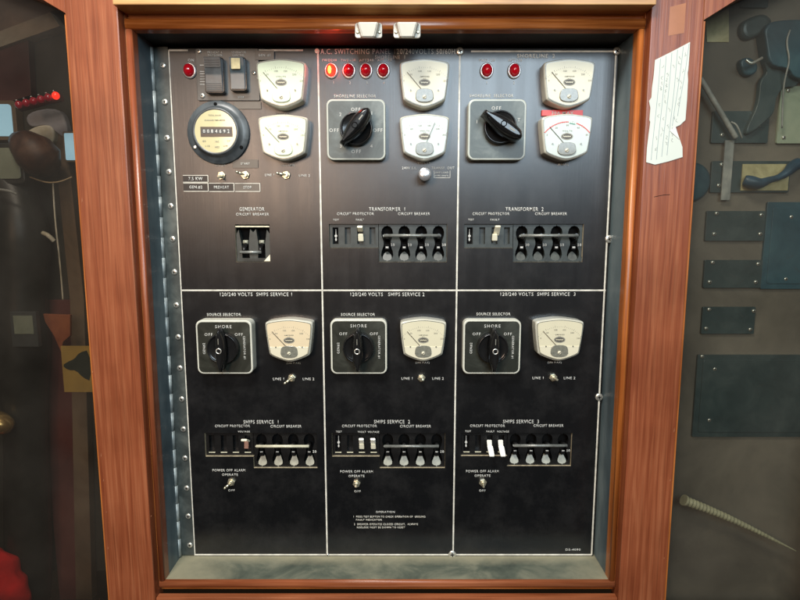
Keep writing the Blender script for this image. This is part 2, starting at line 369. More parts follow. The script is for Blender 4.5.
def text_mesh(s, wd, ht, m, depth=0.0003, bold=0.014, rot=0, spacing=1.16):
    cu = bpy.data.curves.new('t', 'FONT'); cu.body = s; cu.size = 1; cu.offset = bold; cu.space_character = spacing
    cu.resolution_u = 2
    t = bpy.data.objects.new('t', cu); C.objects.link(t)
    dg = bpy.context.evaluated_depsgraph_get(); dg.update()
    me = bpy.data.meshes.new_from_object(t.evaluated_get(dg))
    bpy.data.objects.remove(t); bpy.data.curves.remove(cu)
    bm = bmesh.new(); bm.from_mesh(me); bpy.data.meshes.remove(me)
    xs = [v.co.x for v in bm.verts]; ys = [v.co.y for v in bm.verts]
    x0, x1, y0, y1 = min(xs), max(xs), min(ys), max(ys)
    kx = wd/(x1-x0) if wd else ht/(y1-y0); kz = ht/(y1-y0) if ht else kx
    cr_, sr_ = math.cos(rot), math.sin(rot)
    for v in bm.verts:
        X = (v.co.x-(x0+x1)/2)*kx; Z = (v.co.y-(y0+y1)/2)*kz
        v.co = Vector((X*cr_-Z*sr_, 0, X*sr_+Z*cr_))
    g = bmesh.ops.extrude_face_region(bm, geom=bm.faces[:])
    for v in g['geom']:
        if isinstance(v, bmesh.types.BMVert): v.co.y -= depth
    bmesh.ops.recalc_face_normals(bm, faces=bm.faces)
    out = bpy.data.meshes.new('caption'); bm.to_mesh(out); bm.free(); out.materials.append(M[m])
    return out
def caption(s, px, py, wpx, hpx, parent, h=0.0003, m='white', rot=0, name='caption', bold=0.014):
    a = P(px, py, h)
    k = (D-h)/D*0.8/F/ (math.cos(PITCH)-((py-300)/F)*math.sin(PITCH))
    return place(name, text_mesh(s, wpx*k if wpx else None, hpx*k if hpx else None, m, rot=rot, bold=bold), parent, a)

# ------------------------------------------------------------------ measured planes
def X(px, h, py=300): return P(px, py, h).x
def Z(py, h): return P(394, py, h).z
def rP(px0, py0, px1, py1, h=0.0):
    a = P(px0, py0, h); b = P(px1, py1, h); c = P(px0, py1, h); d = P(px1, py0, h)
    return min((a.x+c.x)/2, (b.x+d.x)/2), (b.x+d.x)/2, b.z, a.z      # x0, x1, z0, z1
HB, HF = 0.062, 0.074                        # front of the inner bead, front of the stiles
XL, XR = X(147, HB), X(625, HB)              # clear opening of the recess
ZT, ZB = Z(28.5, HB), Z(581.3, HB)
PL, PR = X(181.6, 0), X(605.8, 0)            # the black plate
PT, PB = Z(48.5, 0), Z(557, 0)

# ------------------------------------------------------------------ the recess
rec = thing('switch_recess', 'blue grey painted steel recess with a dusty sill around the black switching panel', 'recess', (0, 0, ZB))
obj('side_wall', MB().box(XL-.004, XL, -HB+.0045, .03, ZB, ZT), 'teal', rec)
obj('side_wall', MB().box(XR, XR+.004, -HB+.0045, .03, ZB, ZT), 'teal', rec)
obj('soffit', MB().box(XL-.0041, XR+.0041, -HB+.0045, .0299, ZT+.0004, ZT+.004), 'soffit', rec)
obj('sill', MB().box(XL+.0001, XR-.0001, -HB+.0035, .0299, ZB-.004, ZB), 'sill', rec)
obj('back_wall', MB().box(XL-.004, XR+.004, .03, .034, ZB-.004, ZT+.004), 'soffit', rec)

# ------------------------------------------------------------------ mahogany surround
fr = thing('mahogany_surround', 'varnished mahogany surround framing the switching panel and both smoked panes', 'cabinet frame', (0, -HF, Z(640, HF)))
HIGH, LOW = .62, -.70
SL0, SL1 = X(86.5, HF), X(136, HF)           # left stile
SR0, SR1 = X(635.5, HF), X(685, HF)          # right stile
def board(x0, x1, z0, z1, h0, h1, m, name, bev=.0018, parent=fr):
    mb = MB().box(x0, x1, -h1, -h0, z0, z1)
    bmesh.ops.bevel(mb.bm, geom=[e for e in mb.bm.edges], offset=bev, segments=2, affect='EDGES', profile=.6)
    for f in mb.bm.faces: f.smooth = False
    return obj(name, mb, m, parent, ((x0+x1)/2, -h0, (z0+z1)/2) if False else None)
board(SL0, SL1, LOW, HIGH, .045, HF, 'mahog', 'stile')
board(SR0, SR1, LOW, HIGH, .045, HF, 'mahog', 'stile')
board(SL0-.0035, SL0-.0002, LOW, Z(13, HF), .052, HF-.004, 'mahog_orange', 'pane_bead', .0006)
board(SR1+.0002, SR1+.0035, LOW, Z(20, HF), .052, HF-.003, 'mahog_orange', 'pane_bead', .0006)
# rebate strips (set back) and bead around the opening
board(SL1+.0002, XL-.0078, ZB-.012, ZT+.03, .04, .0585, 'mahog_orange', 'rebate_strip', .0004)
board(XR+.0078, SR0-.0002, ZB-.012, ZT+.03, .04, .0585, 'mahog_orange', 'rebate_strip', .0004)
def vbead(x0, x1, z0, z1):
    mb = MB(); n = 8; h0 = .045
    prof = [(x0, h0)] + [(x0+(x1-x0)*(.5-.5*math.cos(math.pi*k/n)), HB-.004+.004*math.sin(math.pi*k/n)**.6) for k in range(n+1)] + [(x1, h0)]
    A = [mb.bm.verts.new((x, -h, z0)) for x, h in prof]; B = [mb.bm.verts.new((x, -h, z1)) for x, h in prof]
    for i in range(len(prof)-1):
        f = mb.bm.faces.new((A[i], A[i+1], B[i+1], B[i])); f.smooth = 0 < i < len(prof)-2
    mb.bm.faces.new(A); mb.bm.faces.new(list(reversed(B))); return mb
def hbead(z0, z1, x0, x1, hf=HB, h0=.045):
    mb = MB(); n = 8
    prof = [(z0, h0)] + [(z0+(z1-z0)*(.5-.5*math.cos(math.pi*k/n)), hf-.004+.004*math.sin(math.pi*k/n)**.6) for k in range(n+1)] + [(z1, h0)]
    A = [mb.bm.verts.new((x0, -h, z)) for z, h in prof]; B = [mb.bm.verts.new((x1, -h, z)) for z, h in prof]
    for i in range(len(prof)-1):
        f = mb.bm.faces.new((A[i], A[i+1], B[i+1], B[i])); f.smooth = 0 < i < len(prof)-2
    mb.bm.faces.new(A); mb.bm.faces.new(list(reversed(B))); return mb
obj('bead', vbead(XL-.0075, XL+.0005, ZB, ZT-.0005), 'mahog', fr)
obj('bead', vbead(XR-.0005, XR+.0075, ZB, ZT-.0005), 'mahog_orange', fr)
zt1 = Z(17.5, HB)
obj('bead', hbead(ZT-.0004, zt1, XL-.0076, XR+.0076), 'mahog_orange_x', fr)
obj('bead', hbead(Z(588.5, HB), ZB+.0002, XL-.0078, XR+.0078, h0=.0575), 'mahog_x', fr)
# header: sloping fascia above the bead, then the pale rail
HH = .086; zh = Z(4.5, HH)
mb = MB(); y0, y1 = -.0525, -.0545
v = [mb.bm.verts.new(c) for c in ((SL1+.0003, y0, zt1+.0004), (SR0-.0003, y0, zt1+.0004), (SR0-.0003, y1+.002, zh-.0004), (SL1+.0003, y1+.002, zh-.0004),
                                  (SL1+.0003, y0+.012, zt1+.0004), (SR0-.0003, y0+.012, zt1+.0004), (SR0-.0003, y0+.012, zh-.0004), (SL1+.0003, y0+.012, zh-.0004))]
for f in ((0,1,2,3),(4,7,6,5),(0,4,5,1),(3,2,6,7),(0,3,7,4),(1,5,6,2)): mb.bm.faces.new([v[i] for i in f])
obj('sloping_fascia', mb, 'mahog_orange_x', fr)
board(SL1+.0002, SR0-.0002, zh, HIGH, .045, HH, 'pale_x', 'header_rail', .001)
# bottom rail with its groove
board(SL1+.0002, SR0-.0002, Z(593.5, HB), Z(589, HB), .04, .052, 'mahog_orange_x', 'groove', .0003)
board(SL1+.0002, SR0-.0002, LOW, Z(593, .0605), .0605, HF-.003, 'mahog_x', 'bottom_rail', .0012)
# corner blocks that clip the corner of each pane
def poly_px(pts, h): return [(P(a, b, h).x, P(a, b, h).z) for a, b in pts]
obj('corner_block', MB().prism([(SL0-.0001, Z(13, HF)), (SL0-.0001, HIGH), (X(-90, HF), HIGH), (X(-90, HF), Z(-68, HF)), tuple(poly_px([(43, 0)], HF)[0])], .046, HF-.001, .001), 'mahog', fr)
obj('corner_block', MB().prism([(SR1+.0001, Z(20, HF)), tuple(poly_px([(736, 0)], HF)[0]), (X(865, HF), Z(-78, HF)), (X(865, HF), HIGH), (SR1+.0001, HIGH)], .046, HF-.001, .001), 'mahog', fr)
# outer stiles and lower rails, off to the sides
board(X(-150, HF), X(-90, HF)-.0002, LOW, HIGH, .046, HF, 'mahog', 'stile')
board(X(865, HF)+.0002, X(925, HF), LOW, HIGH, .046, HF, 'mahog', 'stile')
board(X(-90, HF), SL0-.0036, LOW, LOW+.14, .046, HF-.001, 'mahog_x', 'bottom_rail')
board(SR1+.0036, X(865, HF), LOW, LOW+.14, .046, HF-.001, 'mahog_x', 'bottom_rail')

# ------------------------------------------------------------------ smoked panes
GH = .056
pl = obj('acrylic_pane', MB().box(X(-90, HF), SL0-.0037, -GH, -GH+.003, LOW+.14, HIGH), 'glassL')
tag(pl, 'smoked see-through pane left of the switching panel, with red lights showing in it', 'pane')
pr = obj('acrylic_pane', MB().box(SR1+.0037, X(865, HF), -GH, -GH+.003, LOW+.14, HIGH), 'glassR')
tag(pr, 'smoked see-through pane right of the switching panel, with screwed blanking plates behind it', 'pane')

# ------------------------------------------------------------------ the switching panel
sp = thing('switching_panel', 'black switching panel with meters, selector knobs, red lamps and breakers in six ruled sections', 'control panel', (0, 0, PB))
holes = [(235.5, 224.5, 270, 262)]
prot_px = [(329, 224, 378.5, 248), (464, 224, 513.5, 248), (205, 433, 253, 456.5), (332, 433, 379.5, 456.5), (461, 433, 507.5, 456)]
brk_px = [(378.5, 224, 447, 262), (513.5, 224, 583, 262), (253, 433.5, 317, 468), (379.5, 433.5, 445, 468), (507.5, 433, 571.5, 466)]
H = [list(rP(*h)) for h in holes+prot_px+brk_px]
NP = len(prot_px)
for i in range(NP):                      # the two neighbours share an edge and a top line
    a, b = H[1+i], H[1+NP+i]; b[0] = a[1]; b[3] = a[3]
def plate_with_holes():
    mb = MB(); bm = mb.bm
    xs = sorted(set([PL, PR]+[round(v, 6) for h in H for v in h[:2]])); zs = sorted(set([PB, PT]+[round(v, 6) for h in H for v in h[2:]]))
    cache = {}
    def V(x, y, z):
        k = (round(x, 6), round(y, 6), round(z, 6))
        if k not in cache: cache[k] = bm.verts.new((x, y, z))
        return cache[k]
    solid = {}
    for i in range(len(xs)-1):
        for j in range(len(zs)-1):
            cx, cz = (xs[i]+xs[i+1])/2, (zs[j]+zs[j+1])/2
            solid[i, j] = not any(h[0] < cx < h[1] and h[2] < cz < h[3] for h in H)
    T = .0065
    for (i, j), s in solid.items():
        if not s: continue
        x0, x1, z0, z1 = xs[i], xs[i+1], zs[j], zs[j+1]
        bm.faces.new((V(x0, 0, z0), V(x1, 0, z0), V(x1, 0, z1), V(x0, 0, z1)))
        bm.faces.new((V(x0, T, z0), V(x0, T, z1), V(x1, T, z1), V(x1, T, z0)))
        for di, dj, a, b in ((-1, 0, (x0, z0), (x0, z1)), (1, 0, (x1, z1), (x1, z0)), (0, -1, (x1, z0), (x0, z0)), (0, 1, (x0, z1), (x1, z1))):
            if not solid.get((i+di, j+dj), False):
                f = bm.faces.new((V(a[0], 0, a[1]), V(b[0], 0, b[1]), V(b[0], T, b[1]), V(a[0], T, a[1]))); f.material_index = 1
    return mb
obj('panel_plate', plate_with_holes(), ['panel', 'edge'], sp)

# ruled lines
lines = MB(); LW = .0011
def vline(pxt, pyt, pxb, pyb, wd=LW):
    a, b = P(pxt, pyt), P(pxb, pyb); x = (a.x+b.x)/2
    lines.box(x-wd, x+wd, -.0004, -.00005, b.z, a.z)
def hline(px0, px1, py, wd=LW, lift=.00055):
    a, b = P(px0, py), P(px1, py)
    lines.box(a.x, b.x, -lift, -.00005, a.z-wd, a.z+wd)
zmid = Z(290, 0)
vline(317, 51, 328, 554.5); vline(460.5, 51, 452.5, 554.5); vline(616.5, 51, 591, 555)
vline(169.2, 50, 194.6, 555, .0007)  # pale line painted as the highlight on the plate's left edge
hline(169, 188, 50.4); hline(258, 303, 50.4); hline(471, 617, 51.5)
hline(182, 605.5, 290.3); hline(194.5, 591, 554.6)
obj('ruled_lines', lines, 'line', sp)

# title and captions
T = lambda s, px, py, w_, h_=3.3, **k: caption(s, px, py, w_, h_, sp, **k)
T('A.C. SWITCHING PANEL 120/240VOLTS 50/60HZ', 390, 51.5, 139, 5.0, bold=.0)
T('SHORELINE  1', 390, 57.2, 30, 3.8); T('SHORELINE  2', 536, 56, 38, 4.0, bold=.03)
T('ON', 191, 60.2, 6, 2.8)
for i, (s, x) in enumerate((('FWD240', 329.5), ('FWD120', 348.5), ('AFT240', 366.5), ('AFT120', 384.5))):
    T(s, x, 60.2, 14.5, 2.3, name='caption'); T('1234'[i], (333.5, 350, 367, 384)[i], 82.7, None, 2.6)
T('FWD 120', 487, 60.3, 16, 2.5); T('AFT120', 515, 60.3, 14, 2.5); T('1', 486.8, 82.7, None, 2.6); T('2', 514, 82.7, None, 2.6)
T('SHORELINE SELECTOR', 355, 96, 42, 3.0); T('SHORELINE  SELECTOR', 491.5, 95.8, 44, 3.0)
T('GENERATOR', 252, 209.2, 25, 4.0); T('CIRCUIT BREAKER', 252.5, 214.3, 33, 2.7)
T('TRANSFORMER  1', 387, 209.2, 36, 4.0); T('CIRCUIT PROTECTOR', 355.5, 213.8, 37, 2.8); T('CIRCUIT BREAKER', 414, 213.8, 32, 2.8)
T('TEST', 336, 219.8, 6, 1.9); T('FAULT', 360, 219.8, 8, 2.0)
T('TRANSFORMER  2', 524.5, 209.2, 38, 4.0); T('CIRCUIT PROTECTOR', 491, 213.8, 37, 2.8); T('CIRCUIT BREAKER', 551, 213.8, 32, 2.8)
T('TEST', 471, 219.6, 6, 1.9); T('FAULT', 495, 219.8, 9, 2.0)
T('120/240 VOLTS  SHIPS SERVICE 1', 256, 294.4, 72, 3.8); T('120/240 VOLTS   SHIPS SERVICE 2', 387.5, 294.4, 74, 3.8)
T('120/240 VOLTS  SHIPS SERVICE  3', 538, 294.2, 75, 3.6)
T('SOURCE SELECTOR', 224, 314.5, 34, 2.8); T('SOURCE SELECTOR', 358, 314.5, 34, 2.8); T('SOURCE SELECTOR', 493.5, 314, 34, 2.8)
for x, y, a, b in ((292, 379, 278.5, 308.5), (421.5, 378.5, 407, 438), (553.5, 378, 538, 569.5)):
    T('LINE 1', a, y, 11, 2.6); T('LINE 2', b, y, 11.5, 2.6)
T('(200 MAX)', 293.5, 363.3, 14, 2.3, m='inkgrey'); T('(200 MAX)', 422.5, 362.8, 14, 2.4); T('(200 MAX)', 554.5, 362.6, 14, 2.3)
T('SHIPS SERVICE  1', 261, 422, 35, 3.8); T('CIRCUIT PROTECTOR', 232.5, 426, 35, 2.6); T('CIRCUIT BREAKER', 286, 426.3, 31, 2.8); T('VOLTAGE', 244, 431.6, 12, 1.7)
T('SHIPS SERVICE  2', 392, 421.8, 36, 3.8); T('CIRCUIT PROTECTOR', 359.5, 426, 35, 2.7); T('CIRCUIT BREAKER', 415.5, 426.2, 31, 2.7)
T('TEST', 339, 431.7, 6, 1.9); T('FAULT', 362, 431.9, 8, 1.9); T('VOLTAGE', 373.5, 432, 11.5, 1.9)
T('SHIPS SERVICE  3', 521, 421.6, 36, 3.8); T('CIRCUIT PROTECTOR', 487.5, 425.8, 35, 2.7); T('CIRCUIT BREAKER', 548.5, 425.6, 30, 2.7)
T('TEST', 468, 431.3, 6, 1.9); T('FAULT', 490.5, 431.5, 8, 1.9); T('VOLTAGE', 503, 431.6, 12, 1.9)
for x, xo, y in ((229, 230, 470.3), (356.7, 356.5, 471.6), (482.5, 482.5, 471.3)):
    T('POWER OFF ALARM', x, y, 33, 2.7); T('OPERATE', xo, y+4.4, 16, 2.5)
T('OFF', 231.5, 490.3, 6.5, 2.2); T('OFF', 357.5, 491.3, 6.5, 2.4); T('OFF', 482.3, 490.6, 6.5, 2.4)
T('OPERATION', 385.3, 512, 19, 2.2)
T('1  PRESS TEST BUTTON TO CHECK OPERATION OF  GROUND', 389.5, 516.7, 72, 2.0, m='line'); T('FAULT INDICATOR', 369, 519.8, 26, 1.9, m='line')
T('2  BREAKER OPERATES CLOSED CIRCUIT.  ALWAYS', 386, 524.2, 64, 2.0, m='line'); T('RECLOSE MUST BE DOWN TO RESET', 381, 527.4, 48, 1.9, m='line')
T('DS-4090', 573, 549.6, 15, 2.2)
T('240V S.L.', 409.5, 168, 15, 2.5); T('TRANSF. OUT', 443, 168, 23, 2.6); T('(SHIP LOAD', 441.5, 172.8, 14, 2.2); T('AMPS ONLY)', 441.5, 176, 14, 2.0)
T('VOLTS', 424, 162.9, 13, 1.6); T('AMPS', 563, 164.6, 11, 2.4)
T('GENERATOR', 283, 114, 15, 1.8, m='inkgrey'); T('GEN AMPS', 288, 165.3, 14, 2.3)
T('ON-OFF', 220.5, 165, 10, 2.6); T('LINE 1', 269.5, 175, 9, 2.4); T('LINE 2', 304.5, 175.5, 11, 2.4)
bx = MB(); x0, x1, z0, z1 = rP(434, 170.6, 450, 177.8)
for a, b in (((x0, z0), (x1, z0)), ((x1, z0), (x1, z1)), ((x0, z1), (x0, z0))): seg(bx, a, b, .0005, .0001, .0004)
obj('caption_box', bx, 'line', sp)

# screws ------------------------------------------------------------
def screw_mb(r, hh=.0018, dome=True):
    mb = MB().lathe([(r, 0), (r, hh*.4), (r*.86, hh*.8), (r*.5, hh), (.0001, hh*1.05)], 18, cap=False)
    a = random.uniform(0, math.pi)
    for k in (0, 1):
        c, s = math.cos(a+k*math.pi/2), math.sin(a+k*math.pi/2); l = r*.5; t = r*.12
        mb.prism([(c*l-s*t, s*l+c*t), (-c*l-s*t, -s*l+c*t), (-c*l+s*t, -s*l-c*t), (c*l+s*t, s*l-c*t)], hh*.9, hh*1.12+k*.00004, mi=1)
    return mb
def screw(px, py, r, parent=sp, h=0.0, name='screw', mb=None):
    return obj(name, screw_mb(r), ['screw', 'slot'], parent, P(px, py, h))
for x, y, r in ((616.8, 51.3, .0055), (460, 51.5, .0055), (609, 239, .0058), (599, 397, .0058), (452.3, 554.3, .0062)): screw(x, y, r, h=.0006)
obj('screw_hole', MB().lathe([(.0033, 0), (.0033, .0008), (.002, .0009), (.002, .0002)], 20, cap=True), 'line', sp, P(317, 51, .0005))
screw(327.6, 555, .0028, h=.0006)

# hinge --------------------------------------------------------------
lx0, lx1 = X(167.5, 0), PL-.0006
leaf = obj('hinge_leaf', MB().box(lx0, lx1, -.0012, .002, Z(569, 0) if False else ZB+.003, Z(47, 0)), 'leaf', sp)
for i, y in enumerate((65.5, 102, 138, 172, 206, 239, 272, 305, 337, 368, 399, 429, 458, 488, 516, 545)):
    xx = 163+(190-163)*(y-65.5)/(545-65.5)
    screw(xx, y, .0042, leaf, .0014)
hb = MB(); hx = X(164.8, .004); zt, zb = Z(47, .004), ZB+.003; n = 26
for i in range(n):
    a = zb+(zt-zb)*i/n; b = zb+(zt-zb)*(i+1)/n-.0005
    hb.rod((hx, -.004, a), (hx, -.004, b), .0036, n=14)
hb.rod((hx, -.004, zb), (hx, -.004, zt), .0031, n=10)
hb.box(hx-.012, hx-.002, -.002, .002, zb, zt)
obj('hinge_knuckles', hb, 'hinge', sp)

# pilot lamps ----------------------------------------------------------
def lamp(px, py, lit=False, label=None, tilt=0):
    base = P(px, py, .008)
    k = (D)/(D-.008); base = Vector((base.x*k, 0, base.z*k))
    r = .0078
    b = obj('pilot_lamp', MB().lathe([(r*1.22, 0), (r*1.22, .0022), (r*1.10, .0036), (r*.96, .004), (r*.96, .001)], 28, sz=1.14, cap=True), 'bezel', sp, base, label)
    mb = MB().lathe([(r*.95, .001)]+[(r*.95*math.cos(a), .004+.0085*math.sin(a)) for a in [k*math.pi/2/8 for k in range(8)]]+[(.0002, .0126)], 28, sz=1.18)
    obj('lens', mb, 'redlit' if lit else 'redlens', b)
    if lit:
        gl_ = bpy.data.lights.new('lamp_glow', 'POINT'); gl_.energy = 0.035; gl_.color = (1, .06, .03); gl_.shadow_soft_size = .006
        go_ = bpy.data.objects.new('lamp_glow', gl_); C.objects.link(go_); go_.location = base+Vector((0, -.024, .004))
        obj('filament', MB().ball((-.001, -.0115, -.0012), .0024, .0022, .0052), 'amber', b)
    return b
lamp(331.3, 71, True, 'lit pilot lamp glowing orange red')
for x in (349, 366, 383.3): lamp(x, 71)
for x in (486.5, 514): lamp(x, 71)
lamp(190, 71)

# meters ---------------------------------------------------------------
OUT = [(-.30, .475), (0, .515), (.30, .475), (.47, .44), (.50, .38), (.47, .05), (.43, -.27), (.41, -.34), (.20, -.44), (0, -.50), (-.20, -.44), (-.41, -.34), (-.43, -.27), (-.47, .05), (-.50, .38), (-.47, .44)]
def meter(x0, y0, x1, y1, face, h=.021, needle=(-.34, .22), unit='AMPERES', nums=('0', '50', '100', '150', '200', '250'), low=None, arcs=False, label=None, busy=True):
    """front of the case is read off the photo at height h; the case is real and stands on the panel"""
    c = P((x0+x1)/2, (y0+y1)/2, h*.6); c.y = 0
    rx0, rx1, rz0, rz1 = rP(x0, y0, x1, y1, h*.6); wd = rx1-rx0; ht = rz1-rz0
    OL = chaikin(OUT, 2)
    pol = [(a*wd*.985, b*ht*.98) for a, b in OL]
    mb = MB().prism(pol, .0, h, .0042, steps=4)
    case = obj('meter', mb, 'meter', sp, c, label)
    if True:
        li = MB().prism([(a*wd*.925, b*ht*.915+.003*ht) for a, b in OL], h, h+.0003); obj('inner_line', li, 'coil', case)
    # face card
    fp = [(a*wd*.90, b*ht*.885+.004*ht) for a, b in OL]
    obj('dial', MB().prism(fp, h, h+.0006, 0), face, case)
    # coloured lower cover
    lo = [(a, b) for a, b in fp if b < -.07*ht]
    lo = sorted([p for p in lo if p[0] < 0], key=lambda p: -p[1]) + sorted([p for p in lo if p[0] >= 0], key=lambda p: p[1])
    if low: obj('lower_cover', MB().prism([(a*.985, b*.985) for a, b in lo], h+.0004, h+.0014, .0004), low, case)
    cc = [(a*wd, b*ht) for a, b in chaikin([(-.17, -.14), (-.08, -.10), (.08, -.10), (.17, -.14), (.18, -.37), (-.18, -.37)], 2)]
    obj('coil_cover', MB().prism(cc, h+.0012, h+.0026, .0006), 'coil' if busy else face, case)
    pv = MB().lathe([(.0026, h+.0022), (.0026, h+.0034), (.0020, h+.0037), (.0001, h+.0037)], 16, cap=False, cz=-.27*ht)
    seg(pv, (-.0018, -.27*ht-.0012), (.0018, -.27*ht+.0012), .0006, h+.0038, h+.0043, 1)
    obj('zero_screw', pv, ['face_low', 'ink'], case)
    # needle
    nd = MB(); seg(nd, (0+needle[0]*.06*wd, -.16*ht), (needle[0]*wd, needle[1]*ht), .00055, h+.0016, h+.0020)
    obj('needle', nd, 'ink', case)
    # scale
    sc = MB(); cx, cz, r = 0, -.30*ht, .60*ht
    n = 25
    for k in range(n+1):
        a = R(140-100*k/n); ln = .045*ht if k % 5 == 0 else .025*ht
        seg(sc, (cx+r*math.cos(a), cz+r*math.sin(a)), (cx+(r+ln)*math.cos(a), cz+(r+ln)*math.sin(a)), .00035 if k % 5 else .0005, h+.0006, h+.00075)
    obj('scale', sc, 'inkgrey', case)
    if arcs:
        for a0, a1, m_ in ((140, 88, 'redlab'), (86, 74, 'inkgreen'), (72, 40, 'redlab')):
            ar = MB(); q = 10
            for k in range(q):
                b0 = R(a0+(a1-a0)*k/q); b1 = R(a0+(a1-a0)*(k+1)/q); rr = r+.02*ht if m_ != 'inkgreen' else r-.01*ht
                seg(ar, (rr*math.cos(b0), cz+rr*math.sin(b0)), (rr*math.cos(b1), cz+rr*math.sin(b1)), .0011, h+.0008, h+.00105)
            obj('coloured_arc', ar, m_, case)
    m1 = WL[case.name]
    for k, s in enumerate(nums):
        a = R(140-100*k/(len(nums)-1)); rr = r-.05*ht
        place('numeral', text_mesh(s, None, .036*ht, 'inkgrey', .0002, .01), case, m1+Vector((rr*math.cos(a), -(h+.0007), cz+rr*math.sin(a))))
    place('caption', text_mesh(unit, .19*wd, .026*ht, 'inkgrey', .0002), case, m1+Vector((0, -(h+.0007), .135*ht)))
    place('caption', text_mesh('A.C.', .06*wd, .022*ht, 'inkgrey', .0002), case, m1+Vector((0, -(h+.0007), .095*ht)))
    # oval maker's badge with a small script squiggle
    bd = MB().lathe([(.115*wd, h+.0006), (.115*wd, h+.0009)], 28, cz=.02*ht, sz=.56, smooth=False)
    bd.lathe([(.094*wd, h+.0009), (.094*wd, h+.0011)], 28, cz=.02*ht, sz=.47, smooth=False, mi=1)
    pts = [(-.075*wd+.15*wd*k/16, .02*ht+.018*ht*math.sin(k*2.1)*(1 if k % 3 else .4)) for k in range(17)]
    for a, b in zip(pts, pts[1:]): seg(bd, a, b, .0006, h+.0011, h+.0013+.00001*random.random(), 2)
    obj('badge', bd, ['inkgrey', 'ink', 'face_cream'], case)
    for sx_ in (-1, 1):
        dt = MB().lathe([(.0011, h+.0014), (.0011, h+.0020)], 10, cx=sx_*.27*wd, cz=-.13*ht, smooth=False); obj('cover_pin', dt, 'coil', case)
    return case
meter(257, 60, 308, 110.5, 'face_green', low=None, busy=False, unit='VOLTS', label='pale green faced meter, brightly lit')
meter(259, 115, 310, 162.5, 'face_green', low=None, busy=False, unit='AMPERES', label='pale yellow green faced meter with a plain front')
meter(399, 60, 449.5, 110.5, 'face_cream', low=None)
meter(399, 114.5, 449.5, 162.5, 'face_white', needle=(.20, .30), unit='VOLTS', nums=('0', '60', '120', '180', '240', '300'), label='white faced meter with its needle to the right')
meter(541, 60, 593.5, 110, 'face_cream')
meter(539, 114.5, 591, 162.5, 'face_white', arcs=True, unit='VOLTS', nums=('0', '20', '30', '40', '50'), label='white faced meter with red and green arcs')
meter(266, 318, 314.5, 362, 'face_warm', low='face_low', label='buff faced meter with a paler lower half')
meter(399.5, 318, 446.5, 361.5, 'face_cream', low='face_low')
meter(533, 317.5, 582.5, 361, 'face_cream', low='face_low')
x0, x1, z0, z1 = rP(542, 110, 583, 115.6, .004)
rl = obj('red_label', MB().prism(rect(-(x1-x0)/2, (x1-x0)/2, -(z1-z0)/2, (z1-z0)/2), 0, .004, .0004), 'redlab', sp, ((x0+x1)/2, 0, (z0+z1)/2))
caption('30A MAX', 562.5, 113.0, 22, 2.9, rl, h=.0042)

